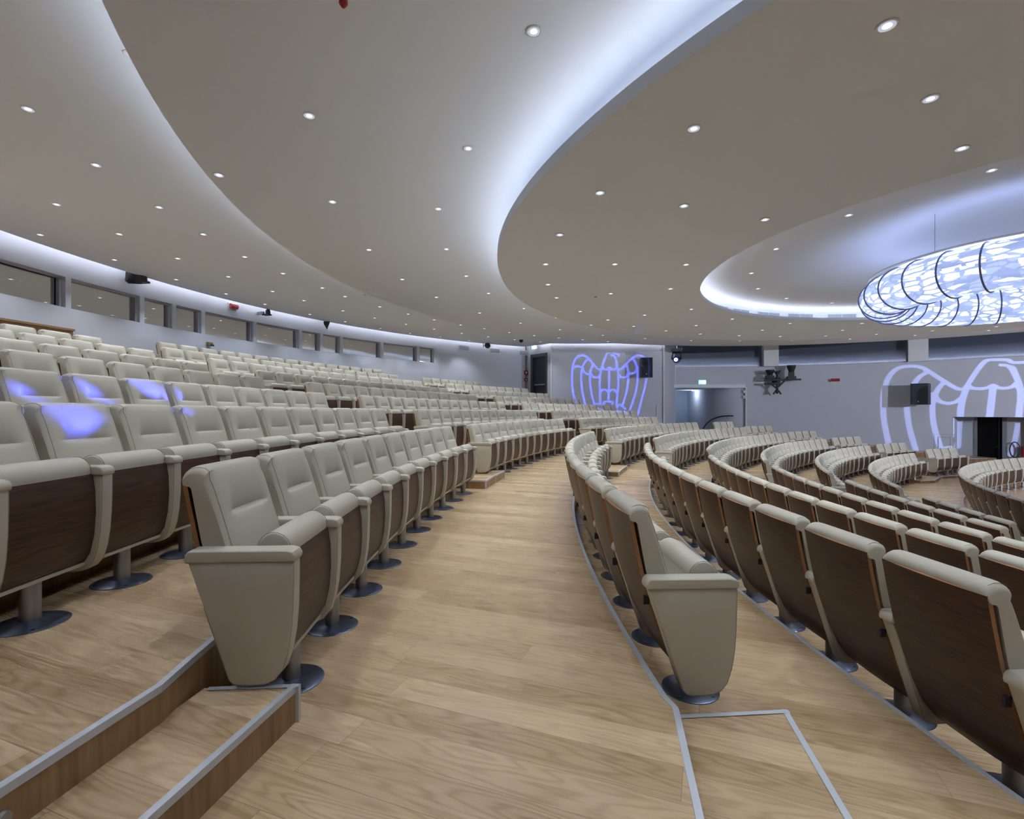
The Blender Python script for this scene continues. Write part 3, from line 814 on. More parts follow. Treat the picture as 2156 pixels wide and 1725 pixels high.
# slit of light above it
# return wall holding the dark door (between drum and flat wall)
dA = drum(1112); pA = Vector((dA[0], dA[1])); pB = Vector((XL, EY+.0))
dirv = (pB-pA); Lw = dirv.length; dirv.normalize(); ang = math.atan2(dirv.y, dirv.x)
def wloc(s, off=0): n = Vector((dirv.y, -dirv.x)); q = pA+dirv*s+n*off; return q
def s_of_px(x):      # where a sight line crosses the return wall
    u = (x-HX)/F; # point pA+s*d on X=uY
    return -(pA.x-u*pA.y)/(dirv.x-u*dirv.y)
s0, s1 = s_of_px(1117.5), s_of_px(1152.5)
ztop_d = (HY-745)/F*(pA+dirv*((s0+s1)/2)).y
mb = MB(); n_ = (dirv.y, -dirv.x)
def wbox(mb, sa, sb, z0, z1, y0=0.0, y1=.2, mi=0): mb.box(sa, sb, y0, y1, z0, z1, mi)
wbox(mb, -0.2, s0, -1.0, 3.75); wbox(mb, s1, Lw, -1.0, 3.75); wbox(mb, s0, s1, ztop_d, 3.75)
o = struct(mb.build('wall_side', M['wall'], loc=(pA.x, pA.y, CZ), rot=(0, 0, ang), smooth=False), 'short return wall around the dark exit door')
d = thing('door_1', 'dark double-height exit door with a steel push bar, top of the left stairway', 'door', (pA.x, pA.y, CZ), ang); d['kind'] = 'structure'
mb = MB(); e = .14
wbox(mb, s0, s0+e, -1.0, ztop_d, -.02, .12); wbox(mb, s1-e*.7, s1, -1.0, ztop_d, -.02, .12); wbox(mb, s0+e, s1-e*.7, ztop_d-.16, ztop_d, -.02, .12); mb.build('door_frame', plain('door_frame_grey', (.06, .07, .085), .5), d, smooth=False)
mb = MB(); wbox(mb, s0+e, s1-e*.7, -1.0, ztop_d-.16, .08, .13); leaf = mb.build('door_leaf', M['doordark'], d, smooth=False)
mb = MB(); zbar = (HY-809)/F*(pA+dirv*s1).y; mb.box(s0+e+.12, s1-.2, -.0, .05, zbar-.03, zbar+.03); mb.build('push_bar', M['steel'], leaf, smooth=False)

# corner strip and trims right of the flat wall
dC = drum(1421)
mb = MB(); mb.prism([(XR, EY), (XR+.0, EY+.2), (dC[0]-.02, dC[1]+.15), (dC[0], dC[1])], CZ-3.0, CZ+3.75); struct(mb.build('wall_corner', M['wall'], smooth=False), 'slanting wall strip between the flat wall and the corridor opening')
for (xa, Y, z0, z1) in ((1160.5, EY-.02, -1.2, 3.7), (1397.5, EY-.03, -2.0, 3.7)):
    X = (xa-HX)/F*Y; mb = MB(); mb.box(X-.03, X+.03, Y-.03, Y+.02, CZ+z0, CZ+z1); struct(mb.build('trim', M['white'], smooth=False), 'white vertical corner bead')
p, rz = on_drum(1421, 800, .02); mb = MB(); mb.box(-.035, .035, -.03, .05, z_op, 2.42); struct(mb.build('trim', M['white'], loc=(p[0], p[1], CZ), rot=(0, 0, rz), smooth=False), 'white corner bead above the corridor opening')
p, rz = on_drum(1570.5, 800, .02); mb = MB(); mb.box(-.035, .035, -.03, .12, -2.4, z_op+.02); struct(mb.build('trim', M['white'], loc=(p[0], p[1], CZ), rot=(0, 0, rz), smooth=False), 'white corner bead right of the corridor opening')
# hatches
mb = MB(); q = px(1382, 880, EY); r = px(1393, 853, EY); mb.box(q.x, r.x, EY-.012, EY, q.z, r.z); struct(mb.build('trim', M['wall'], smooth=False), 'flush hatch in the flat wall')
mb = MB(); e = .012
for (a, b, c, dd) in ((q.x-e, q.x, q.z, r.z), (r.x, r.x+e, q.z, r.z), (q.x, r.x, r.z, r.z+e), (q.x, r.x, q.z-e, q.z)): mb.box(a, b, EY-.015, EY, c, dd)
struct(mb.build('trim', M['frame'], smooth=False))

# corridor behind the opening
dO0, dO1 = drum(1423), drum(1570)
mb = MB()
x0, x1 = dO0[0]-.4, dO1[0]+1.2; yb = dO0[1]+4.2
mb.box(x0-.2, x0, dO0[1]+.15, yb, CZ-3, CZ+z_op+.2); mb.box(x1, x1+.2, dO1[1]+.1, yb, CZ-3, CZ+z_op+.2); mb.box(x0, x1, yb, yb+.2, CZ-3, CZ+z_op+.2)
struct(mb.build('wall_corridor', plain('corridor_paint', (.42, .50, .60), .8), smooth=False), 'blue-grey corridor walls beyond the opening')
mb = MB(); mb.box(x0-.2, x1+.2, dO1[1]-.0, yb+.2, CZ+z_op+.02, CZ+z_op+.2); struct(mb.build('ceiling', M['plaster'], smooth=False), 'corridor ceiling')
mb = MB(); mb.box(x0-.2, x1+.2, dO1[1]-.0, yb+.2, CZ-2.0, CZ-1.9); struct(mb.build('floor', M['oak'], smooth=False), 'corridor floor')
# curved inner wall sweeping from the right jamb back into the corridor
mb = MB(); pts = []
A = Vector(drum(1570)); B = px(1481, 850, A.y+1.9); 
for i in range(15):
    q = math.pi/2*i/14; pts.append((A.x+(B.x-A.x)*math.sin(q), A.y+.1+(B.y-A.y)*(1-math.cos(q))))
pts.append((pts[-1][0]+.02, yb))
vs = [(x, y, z) for x, y in pts for z in (CZ-3, CZ+z_op+.1)]
mb.add(vs, [(2*i, 2*i+1, 2*i+3, 2*i+2) for i in range(len(pts)-1)])
struct(mb.build('wall_curved', M['wall']), 'curved wall sweeping back into the corridor')
t = thing('handrail', 'thin dark curved handrail on the corridor wall', 'handrail', (0, 0, 0))
mb = MB(); hr = []
for i in range(15):
    q = math.pi/2*i/14
    x, y = A.x+(B.x-A.x)*math.sin(q)-.12, A.y+.1+(B.y-A.y)*(1-math.cos(q))-.14
    hr.append((x, y, CZ+(HY-876)/F*A.y-.95*max(0, (i-4)/10)**2.4))
mb.tube(hr[3:], .03, 8); mb.build('rail', M['blackmetal'], t)
mb = MB(); mb.tube([hr[5], (hr[5][0]+.05, hr[5][1]+.02, hr[5][2]-.12), (hr[5][0]+.12, hr[5][1]+.12, hr[5][2]-.12)], .012, 6); mb.build('bracket', M['steel'], t)
dr = thing('door_2', 'pale corridor door seen through the opening', 'door', px(1477, 950, yb-.03)); dr['kind'] = 'structure'
mb = MB(); hh = 2.3; mb.box(-.45, .75, -.02, .02, 0, hh); mb.build('door_leaf', plain('pale_door', (.36, .40, .45), .6), dr, smooth=False)
mb = MB(); mb.box(-.52, -.45, -.04, .02, 0, hh+.08); mb.box(-.45, .8, -.04, .02, hh, hh+.12); mb.build('door_frame', plain('pale_frame', (.16, .18, .22), .6), dr, smooth=False)
t = thing('corridor_lamp', 'small white lit lamp on the corridor ceiling', 'ceiling lamp', px(1452, 842, yb-1.6)); t.location.z = CZ+z_op-.03
mb = MB(); mb.box(.15, .5, -.08, .08, 0, .05); mb.build('diffuser', M['whitelens'], t, smooth=False)
ld = bpy.data.lights.new('corridor_light', 'POINT'); ld.energy = 24; ld.color = (.70, .83, 1); ld.shadow_soft_size = .3; lo = bpy.data.objects.new('corridor_light', ld); COL.objects.link(lo); lo.parent = t; lo.location = (0, 0, -.15)

# recess with the right-hand door
RR = RW+.95
mb = MB(); n = 8
th0, th1 = th_rec0, th_rec1
mb.add([cpt(RW, th0, -3), cpt(RR, th0-.012, -3), cpt(RR, th0-.012, z_rec), cpt(RW, th0, z_rec)], [(0, 1, 2, 3)])
mb.add([cpt(RW, th1, -3), cpt(RR, th1, -3), cpt(RR, th1, z_rec), cpt(RW, th1, z_rec)], [(0, 1, 2, 3)])
struct(mb.build('wall_recess', M['wall'], smooth=False), 'side of the recess around the right door')
tda, tdb = TH(2056, RR), TH(2112, RR)
vs = []; T2 = [th0-.012, tda, tdb]+[tdb+(th1-tdb)*i/5 for i in range(1, 6)]
mb = MB()
for i in range(len(T2)-1):
    a, b = T2[i], T2[i+1]
    if i == 1: continue
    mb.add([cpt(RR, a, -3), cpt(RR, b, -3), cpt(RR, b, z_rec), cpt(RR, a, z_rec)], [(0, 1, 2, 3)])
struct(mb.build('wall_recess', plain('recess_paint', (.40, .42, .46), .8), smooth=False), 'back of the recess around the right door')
mb = MB(); mb.add([cpt(RW, th0, z_rec), cpt(RW, th1, z_rec), cpt(RR, th1, z_rec), cpt(RR, th0, z_rec)], [(0, 1, 2, 3)]); struct(mb.build('ceiling', M['wall'], smooth=False), 'soffit of the recess')
tm = (tda+tdb)/2; hw = RR*(tda-tdb)/2
d = thing('door_3', 'open dark doorway with grey frame in the right recess', 'door', cpt(RR, tm, -2.7), tm-math.pi/2); d['kind'] = 'structure'
H_ = z_rec+2.7
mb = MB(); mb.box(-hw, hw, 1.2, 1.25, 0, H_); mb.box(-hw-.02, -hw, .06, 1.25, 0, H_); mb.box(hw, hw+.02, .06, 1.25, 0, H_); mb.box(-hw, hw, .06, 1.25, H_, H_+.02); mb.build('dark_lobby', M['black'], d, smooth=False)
mb = MB(); mb.box(-hw-.09, -hw+.03, -.05, .08, 0, H_); mb.box(hw-.03, hw+.12, -.05, .08, 0, H_); mb.build('door_frame', plain('grey_door_frame', (.17, .185, .21), .5), d, smooth=False)
mb = MB(); mb.box(0, .03, .1, .95, 0, H_-.02); lf = mb.build('door_leaf', plain('open_leaf', (.05, .055, .065), .5), d, loc=(-hw*.98 if False else hw-.14, 0, 0), smooth=False)
mb = MB(); mb.cyl((-.06, .8, 1.05), (.0, .8, 1.05), .012, n=8); mb.cyl((-.06, .8, 1.05), (-.06, .68, 1.05), .012, n=8); mb.build('door_handle', M['steel'], lf)
# small sign and hose beside the door
p, rz = on_drum(2040, 888, .02, RR); t = thing('door_sign', 'small wall sign of thin dark lines left of the dark doorway', 'sign', p, rz)
mb = MB(); mb.box(-.16, .16, -.01, 0, -.09, .13); mb.build('sign_plate', plain('sign_grey', (.40, .42, .46), .6), t, smooth=False)
mb = MB()
for z, w_ in ((.10, .15), (.02, .12), (.005, .12), (-.06, .15)): mb.box(-.15, -.15+w_*2, -.014, -.01, z, z+.008)
mb.build('lettering', M['black'], t, smooth=False)
p, rz = on_drum(2150, 945, .12, RR); t = thing('hose_cabinet', 'dark red fire hose with looped black hose at the right wall', 'fire hose', p, rz)
mb = MB(); mb.box(.10, .5, -.02, .08, .05, 1.75); mb.build('red_cabinet', M['red'], t, smooth=False)
mb = MB(); mb.tube([(-.2+.16*math.cos(q), -.05, -.05+.34*math.sin(q)) for q in np.linspace(0, 6.28, 24)], .022, 6, closed=True); mb.build('hose', M['black'], t)
mb = MB(); mb.cyl((.1, -.02, -.35), (.1, -.02, .1), .1, n=16); mb.build('extinguisher_body', M['red'], t)
q0 = (TH(1973)+TH(2004))/2
p, rz = on_drum(1988, 950, .0); mb = MB(); hw = RW*abs(TH(1976)-TH(1999))/2; mb.box(-hw, hw, -.012, 0, -.7, .62); struct(mb.build('door_4', M['wall'], loc=p, rot=(0, 0, rz), smooth=False), 'flush service door low in the far wall')
mb = MB()
for s in (-1, 1): mb.box(s*(hw+.02)-.012, s*(hw+.02)+.012, -.016, 0, -.7, .64)
mb.box(-hw-.03, hw+.03, -.016, 0, .63, .655)
for s in (-1, 1): mb.box(s*(hw+.16)-.006, s*(hw+.16)+.006, -.012, 0, -.7, .78)
mb.box(-hw-.16, hw+.16, -.012, 0, .78, .79)
struct(mb.build('trim', M['frame'], loc=p, rot=(0, 0, rz), smooth=False), 'thin frame of the flush service door')
# ------------------------------------------------------------------ downlights
DL = [(278,115),(59,229),(202,347),(461,368),(119,430),(335,436),(85,494),(251,492.5),(428,493),(241,546.8),(374.3,544),(515.5,540.7),(371,588.5),(480.7,582.4),(595.6,575.7),(476,618.6),(574,613.3),(558,640.6),
(678.5,606),(639.8,632.8),(726.6,624.2),(652.3,661.8),(721.9,654.3),(799.6,645.9),(726.6,677.4),(788.7,669.6),(859.4,661.2),(801.2,691.3),(854.9,682.7),(914.2,673.5),(863.8,701.3),(913.7,692.7),(969.6,684.3),(927.3,709.4),(971.8,701.9),(1019.7,692.1),(987.7,716.9),(1027.8,709.1),(1072.3,700.2),(1083.7,715.2),(1124.6,706.6),(1137.7,720),(1176.7,711.6),(1226.5,715.2),(1280,719.3),
(1124,65),(651,243),(986,312),(700,424.5),(923,439.5),(777,525.6),(940,524.3),(847,588),(981.6,581),(919,625.7),(1028.8,617.5),(1010,659),(1103,649.5),(1170.6,669),(1096,680.4),(1244.4,684.4),(1178.8,694),(1269,705.7),(1358,712.8),
(1868,53),(1959,207),(2025,312),(1461,270),(1263,405.6),(1440,433),(1610.7,462),(1178.6,494),(1149,556),(1294.6,556),(1444.6,556.8),(1153.8,599),(1172,626.8),(1286,618),(1411.6,608),(1221.5,655.7),(1280,673.7),(1357.5,663.4),(1334,687),(1402,696.5),(1455,717),(1474.7,703.3),(1465.9,685.2),(1455.6,651),(1541.8,671.5),(1556,706.8),(1605,695),(1663.7,680.8),(1557.5,718),(1642.7,708.2),(1667.2,717),(1738.2,707.3),(1773.5,695.5),(1815,680.8),(1789.6,714),(1845,703.8),(1926.3,706.3),(1963,696.5),(1980,684.7),(2003,672),(2081,696),(2097.7,687.7),
(2088,358),(1787,452.6),(1634,524),(1582,575),(1596,607.7),(1656,628),(1752,637.6)]
def mid_z(R): return float(np.interp(R, [0, 9.55, 10.1, 10.6, 11.1, 11.6, 12.1, 12.5], [BZ+.30, BZ+.30, BZ+.29, BZ+.25, BZ+.17, BZ+.09, BZ+.03, BZ]))
def dome_z(R):
    pr = [(q[0], q[1]) for q in dome[3:]][::-1]
    return float(np.interp(R, [q[0] for q in pr], [q[1] for q in pr]))
def place_dl(x, y):
    for nm, z, a, b in (('lowest plate', DZ, RC, RA), ('middle plate', BZ, RA, RB), ('outer plate', AZ, RB, 99)):
        Y = F*z/(HY-y); X = (x-HX)/F*Y; R = math.hypot(X-C0[0], Y-C0[1])
        if nm == 'middle plate':
            for _ in range(30): z = .5*z+.5*mid_z(R); Y = F*z/(HY-y); X = (x-HX)/F*Y; R = math.hypot(X-C0[0], Y-C0[1])
        if a+.05 < R < (b-.05 if b < 50 else 99):
            th = math.atan2(Y-C0[1], X-C0[0])
            if b > 50:
                lim = r_out(th)-.25
                if R > lim: X, Y = C0[0]+lim*math.cos(th), C0[1]+lim*math.sin(th)
            return nm, X, Y, z
    z = 3.1
    for _ in range(20):
        Y = F*z/(HY-y); X = (x-HX)/F*Y; R = math.hypot(X-C0[0], Y-C0[1]); z = .5*z+.5*dome_z(min(R, RC+.3))
    return 'vault', X, Y, dome_z(R)
mb = MB(); mb.lathe([(.068, -.001), (.068, -.006), (.060, -.009), (.052, -.006), (.050, .0), (.049, .001)], 24); me_trim = mb.mesh('downlight_trim', [M['white']])
mb = MB(); mb.lathe([(.050, -.001), (.040, .004), (.028, .006)], 24); me_ref = mb.mesh('downlight_reflector', [M['lens']])
mb = MB(); mb.lathe([(.030, .0055), (.0001, .0055)], 16); me_lens = mb.mesh('downlight_bulb', [emit('downlight_bulb', (.9, .92, 1.0), 2.0)])
ldat = bpy.data.lights.new('downlight_beam', 'SPOT'); ldat.energy = DOWN_W; ldat.color = (0.83, 0.915, 1.0); ldat.spot_size = math.radians(108); ldat.spot_blend = 0.85; ldat.shadow_soft_size = 0.022
mats_col = {}
placed = []
for x, y in DL:
    nm, X, Y, z = place_dl(x, y); placed.append([nm, X, Y, z, x])
byp = {}
for p_ in placed: byp.setdefault(p_[0], []).append(p_)
def downlight(X, Y, z, lab, grp):
    t = thing('recessed_downlight', lab, 'downlight', (X, Y, CZ+z), 0, grp)
    link('trim_ring', me_trim, t); link('reflector', me_ref, t, (0, 0, -.009)); link('bulb', me_lens, t, (0, 0, -.012))
    lo = bpy.data.objects.new('downlight_beam', ldat); COL.objects.link(lo); lo.parent = t; lo.location = (0, 0, -.030)
for nm, L in byp.items():
    L.sort(key=lambda q: q[4])
    for i, q in enumerate(L):
        downlight(q[1], q[2], q[3], 'round recessed downlight, %s from the left of those in the %s' % (ORD[i+1] if i < 41 else ORD[40]+' plus '+ORD[i-39], nm if nm == 'vault' else nm+' of the ceiling'), 'recessed downlights in the ceiling')
# lamps mirrored out of view, added to brighten the near half of the hall
ax = Vector((P[0]-C0[0], P[1]-C0[1])).normalized()
cnt = 0; taken = [(q[1], q[2]) for q in placed]
for q in placed:
    v = Vector((q[1]-C0[0], q[2]-C0[1])); m = ax*(2*v.dot(ax))-v
    X, Y = C0[0]+m.x, C0[1]+m.y
    if Y > .3:
        pp = proj((X, Y, CZ+q[3]))
        if -30 < pp[0] < 2190 and pp[1] > -30: continue
    if min(math.hypot(X-a, Y-b) for a, b in taken) < 1.2: continue
    taken.append((X, Y)); cnt += 1
    downlight(X, Y, q[3], 'added round downlight, out of view in the ceiling beside and behind the lens', 'added downlights beside and behind the lens')
print('DOWNLIGHTS', len(placed), cnt)

# ------------------------------------------------------------------ chandelier: a glowing ring of patterned panels
t = thing('ring_chandelier', 'big glowing blue-white ring lantern of cut-out panels hanging under the vault', 'chandelier', (C0[0]+.05, C0[1]+.05, CZ+2.22))
RM, ra, rb_ = 2.02, .42, .37; NS = 28
m = bpy.data.materials.new('lantern_panels'); m.use_nodes = True; nt = m.node_tree; nt.nodes.remove(nt.nodes['Principled BSDF'])
uv = nt.nodes.new('ShaderNodeUVMap')
mp = nt.nodes.new('ShaderNodeMapping'); mp.inputs['Scale'].default_value = (NS*1.9, 25.0, 1); nt.links.new(uv.outputs[0], mp.inputs[0])
nz = nt.nodes.new('ShaderNodeTexNoise'); nz.inputs['Scale'].default_value = 1.3; nt.links.new(mp.outputs[0], nz.inputs['Vector'])
mxv = nt.nodes.new('ShaderNodeMix'); mxv.data_type = 'VECTOR'; mxv.inputs[0].default_value = .35; nt.links.new(mp.outputs[0], mxv.inputs[4]); nt.links.new(nz.outputs['Color'], mxv.inputs[5])
vo = nt.nodes.new('ShaderNodeTexVoronoi'); vo.feature = 'DISTANCE_TO_EDGE'; vo.voronoi_dimensions = '2D'; vo.inputs['Scale'].default_value = 1.5; nt.links.new(mxv.outputs[1], vo.inputs['Vector'])
vc = nt.nodes.new('ShaderNodeTexVoronoi'); vc.voronoi_dimensions = '2D'; vc.inputs['Scale'].default_value = 1.5; nt.links.new(mxv.outputs[1], vc.inputs['Vector'])
sh = nt.nodes.new('ShaderNodeSeparateColor'); nt.links.new(vc.outputs['Color'], sh.inputs[0])
hole = math_n(nt, 'MULTIPLY', math_n(nt, 'GREATER_THAN', vo.outputs['Distance'], .12), math_n(nt, 'GREATER_THAN', sh.outputs[0], .40))
ln = nt.nodes.new('ShaderNodeTexNoise'); ln.inputs['Scale'].default_value = .35; nt.links.new(mp.outputs[0], ln.inputs['Vector'])
strn = math_n(nt, 'ADD', math_n(nt, 'MULTIPLY', hole, .85), math_n(nt, 'MULTIPLY_ADD', ln.outputs[0], 1.3, .30))
cm = nt.nodes.new('ShaderNodeMix'); cm.data_type = 'RGBA'; cm.inputs[6].default_value = (.46, .58, 1.0, 1); cm.inputs[7].default_value = (.72, .82, 1.0, 1); nt.links.new(hole, cm.inputs[0])
em = nt.nodes.new('ShaderNodeEmission'); nt.links.new(cm.outputs[2], em.inputs[0]); nt.links.new(strn, em.inputs[1])
tr = nt.nodes.new('ShaderNodeBsdfTransparent'); tr.inputs[0].default_value = (.9, .93, 1, 1)
ms = nt.nodes.new('ShaderNodeMixShader'); ms.inputs[0].default_value = .22; nt.links.new(em.outputs[0], ms.inputs[1]); nt.links.new(tr.outputs[0], ms.inputs[2]); nt.links.new(ms.outputs[0], nt.nodes['Material Output'].inputs[0])
def tor(a, q, ea=0.0): 
    R_ = RM+(ra+ea)*math.cos(q); return (R_*math.cos(a), R_*math.sin(a), (rb_+ea)*math.sin(q))
nu, nv = NS*6, 28
mb = MB(); mb.add([tor(2*math.pi*i/nu, 2*math.pi*j/nv) for i in range(nu) for j in range(nv)], [(i*nv+j, ((i+1) % nu)*nv+j, ((i+1) % nu)*nv+(j+1) % nv, i*nv+(j+1) % nv) for i in range(nu) for j in range(nv)])
me = mb.mesh('lantern_shell', [m], True, 180); ul = me.uv_layers.new(name='UVMap')
for pi_, pl in enumerate(me.polygons):
    i, j = divmod(pi_, nv)
    for li, (di, dj) in zip(pl.loop_indices, ((0, 0), (1, 0), (1, 1), (0, 1))): ul.data[li].uv = ((i+di)/nu, (j+dj)/nv)
link('lantern_shell', me, t)['label'] = 'patterned translucent glowing panels'
M['rib'] = plain('lantern_rib', (.16, .19, .34), .4, metal=.3)
mb = MB(); mb.tube([(RM+(ra+.012)*math.cos(q), 0, (rb_+.012)*math.sin(q)) for q in np.linspace(0, 2*math.pi, 37)[:-1]], .014, 6, closed=True); me_rib = mb.mesh('lantern_rib', [M['rib']])
for i in range(NS): link('rib', me_rib, t, (0, 0, 0), (0, 0, 2*math.pi*(i+.5)/NS))
mb = MB()
for rr_, zz in ((RM+.28, .36), (RM-.28, .36)): mb.tube([(rr_*math.cos(a), rr_*math.sin(a), zz) for a in np.linspace(0, 2*math.pi, 97)[:-1]], .02, 6, closed=True)
mb.build('carrier_ring', M['white'], t)
for i in range(4):
    a = math.pi/2*i+.2; mb = MB(); mb.cyl((RM*math.cos(a), RM*math.sin(a), .3), (RM*math.cos(a), RM*math.sin(a), dome_z(RM)-2.22), .005, n=6); mb.build('hanging_rod', M['steel'], t)
mb = MB(); mb.add([(R_*math.cos(a), R_*math.sin(a), rb_+.03) for a in np.linspace(0, 2*math.pi, 73)[:-1] for R_ in (RM-.07, RM+.07)], [(2*i, 2*i+1, (2*i+3) % 144, (2*i+2) % 144) for i in range(72)]); mb.build('upward_light', emit('lantern_uplight', (.50, .57, 1.0), 4.5), t, smooth=False)

# ------------------------------------------------------------------ projectors: a lamp shining through a cut stencil
def stencil(src, aim, strokes, blobs, dist, res, margin=.03):
    src = Vector(src); ax_ = (Vector(aim)-src).normalized(); rt = ax_.cross(Vector((0, 0, 1))).normalized(); up = rt.cross(ax_)
    def g(p): v = Vector(p)-src; k = v.dot(ax_); return (v.dot(rt)/k, v.dot(up)/k)
    S = []
    for pts, pts2 in strokes:   # pts2: same points moved sideways by the half width
        a = [g(p) for p in pts]; b = [g(p) for p in pts2]
        hw = [math.hypot(q[0]-r[0], q[1]-r[1]) for q, r in zip(a, b)]
        for i in range(len(a)-1): S.append((*a[i], hw[i], *a[i+1], hw[i+1]))
    Bl = [[g(p) for p in bl] for bl in blobs]
    al = [(s[0], s[1]) for s in S]+[(s[3], s[4]) for s in S]+[q for b in Bl for q in b]
    al = np.array(al); rr0 = float(np.hypot(al[:, 0], al[:, 1]).max())+margin; lo_ = np.array([-rr0, -rr0]); hi = -lo_
    nx = res; ny = nx
    gx, gy = np.meshgrid(np.linspace(lo_[0], hi[0], nx), np.linspace(lo_[1], hi[1], ny))
    D = np.full(gx.shape, 9.0)
    for s in S:
        ax0, ay0, h0, bx0, by0, h1 = s; dx, dy = bx0-ax0, by0-ay0; L2_ = dx*dx+dy*dy+1e-12
        tt = np.clip(((gx-ax0)*dx+(gy-ay0)*dy)/L2_, 0, 1)
        D = np.minimum(D, np.hypot(gx-ax0-tt*dx, gy-ay0-tt*dy)-(h0+(h1-h0)*tt))
    for b in Bl:
        ins = np.zeros(gx.shape, bool); dm = np.full(gx.shape, 9.0); n = len(b)
        for i in range(n):
            x0_, y0_ = b[i]; x1_, y1_ = b[(i+1) % n]
            c = ((y0_ > gy) != (y1_ > gy)) & (gx < (x1_-x0_)*(gy-y0_)/(y1_-y0_+1e-15)+x0_); ins ^= c
            dx, dy = x1_-x0_, y1_-y0_; tt = np.clip(((gx-x0_)*dx+(gy-y0_)*dy)/(dx*dx+dy*dy+1e-15), 0, 1)
            dm = np.minimum(dm, np.hypot(gx-x0_-tt*dx, gy-y0_-tt*dy))
        D = np.minimum(D, np.where(ins, -dm, dm))
    me = bpy.data.meshes.new('stencil')
    V_ = [tuple(src+(ax_+rt*float(gx[j, i])+up*float(gy[j, i]))*dist) for j in range(ny) for i in range(nx)]
    me.from_pydata(V_, [], [(j*nx+i, j*nx+i+1, (j+1)*nx+i+1, (j+1)*nx+i) for j in range(ny-1) for i in range(nx-1)])
    at = me.attributes.new('cut', 'FLOAT', 'POINT'); cell = (hi[0]-lo_[0])/nx
    at.data.foreach_set('value', (D/cell).ravel().astype(np.float32))
    rad = float(np.hypot(np.maximum(abs(lo_[0]), abs(hi[0])), 0)); rad2 = float(max(abs(lo_[1]), abs(hi[1])))
    return me, ax_, (min(rad, 9), rad2)
sm = bpy.data.materials.new('stencil_plate'); sm.use_nodes = True; nt = sm.node_tree
b = nt.nodes['Principled BSDF']; b.inputs['Base Color'].default_value = (.005, .005, .005, 1); b.inputs['Roughness'].default_value = .9
at = nt.nodes.new('ShaderNodeAttribute'); at.attribute_name = 'cut'
mr = nt.nodes.new('ShaderNodeMapRange'); nt.links.new(at.outputs['Fac'], mr.inputs[0]); mr.inputs[1].default_value = -.5; mr.inputs[2].default_value = .5
tr = nt.nodes.new('ShaderNodeBsdfTransparent'); mx = nt.nodes.new('ShaderNodeMixShader'); nt.links.new(mr.outputs[0], mx.inputs[0]); nt.links.new(tr.outputs[0], mx.inputs[1]); nt.links.new(b.outputs[0], mx.inputs[2]); nt.links.new(mx.outputs[0], nt.nodes['Material Output'].inputs[0])
def moving_head(src, aim, label, scale, ceil_z, lens_mat, name='moving_head_light'):
    """src: centre of the lens"""
    s = scale; src = Vector(src); d = (Vector(aim)-src).normalized()
    t = thing(name, label, 'stage light', src)
    top = CZ+ceil_z-src.z
    back = -d
    hd = MB(); hd.cyl(Vector(d)*-.01*s, back*.20*s, .13*s, .15*s, n=24, cap=False); hd.cyl(back*.20*s, back*.42*s, .15*s, .10*s, n=24); hd.cyl(d*.0, back*.02, .145*s, .145*s, n=24, cap=False)
    for q in (.24, .29, .34): hd.cyl(back*q*s, back*(q+.015)*s, .16*s, n=24)
    h = hd.build('head', M['blackmetal'], t)
    r = MB(); k = 24; u = d.orthogonal().normalized(); w_ = d.cross(u); vs = []
    for i in range(k):
        q = 2*math.pi*i/k
        for rr_ in (.022*s if lens_mat else .0, .085*s): vs.append(back*.01+(u*math.cos(q)+w_*math.sin(q))*rr_)
    r.add(vs, [(2*i, 2*i+1, 2*((i+1) % k)+1, 2*((i+1) % k)) for i in range(k)]); r.build('lens', lens_mat, h, smooth=False)
    side = Vector((-d.y, d.x, 0)).normalized(); c = back*.2*s
    yk = MB()
    for sg in (-1, 1):
        a = c+side*sg*.19*s; yk.tube([a, a+Vector((0, 0, .12*s)), a*1.0+Vector((0, 0, .30*s))-side*sg*.03*s], .035*s, 8)
    yk.tube([c+side*.17*s+Vector((0, 0, .31*s)), c-side*.17*s+Vector((0, 0, .31*s))], .045*s, 8); yk.build('yoke', M['blackmetal'], t)
    b0 = MB(); cz = c.z+.34*s; b0.box(c.x-.19*s, c.x+.19*s, c.y-.16*s, c.y+.16*s, cz, cz+.14*s)
    b0.build('base', M['black'], t, smooth=False)
    cl = MB(); cl.cyl((c.x, c.y, cz+.14*s), (c.x, c.y, top), .03*s, n=10); cl.box(c.x-.06*s, c.x+.06*s, c.y-.03*s, c.y+.03*s, top-.10*s, top-.01); cl.build('clamp', M['steel'], t)
    cb = MB(); cb.tube([(c.x+.19*s, c.y, cz+.06*s), (c.x+.28*s, c.y, cz+.0*s), (c.x+.24*s, c.y, cz+.18*s), (c.x+.05*s, c.y, top-.03)], .012*s, 6); cb.build('cable', M['black'], t)
    return t
def project(src, aim, strokes, blobs, dist, res, col, energy, radius, label, scale, ceil_z, lens_mat, margin=.03):
    t = moving_head(src, aim, label, scale, ceil_z, lens_mat)
    me, ax_, (ru, rv) = stencil(src, aim, strokes, blobs, dist, res, margin)
    me.materials.append(sm)
    o = bpy.data.objects.new('stencil', me); COL.objects.link(o); o.parent = t; o.matrix_parent_inverse = Matrix.Translation(-Vector(src))
    ld = bpy.data.lights.new('projector_lamp', 'SPOT'); ld.energy = energy; ld.color = col; ld.shadow_soft_size = radius; ld.spot_blend = 0.0
    return t, ld, ax_, min(ru, rv), max(ru, rv)
def add_lamp(t, ld, ax_, half):
    ld.spot_size = 2*math.atan(half)
    lo = bpy.data.objects.new('projector_lamp', ld); COL.objects.link(lo); lo.parent = t
    lo.rotation_euler = (-ax_).to_track_quat('Z', 'Y').to_euler()
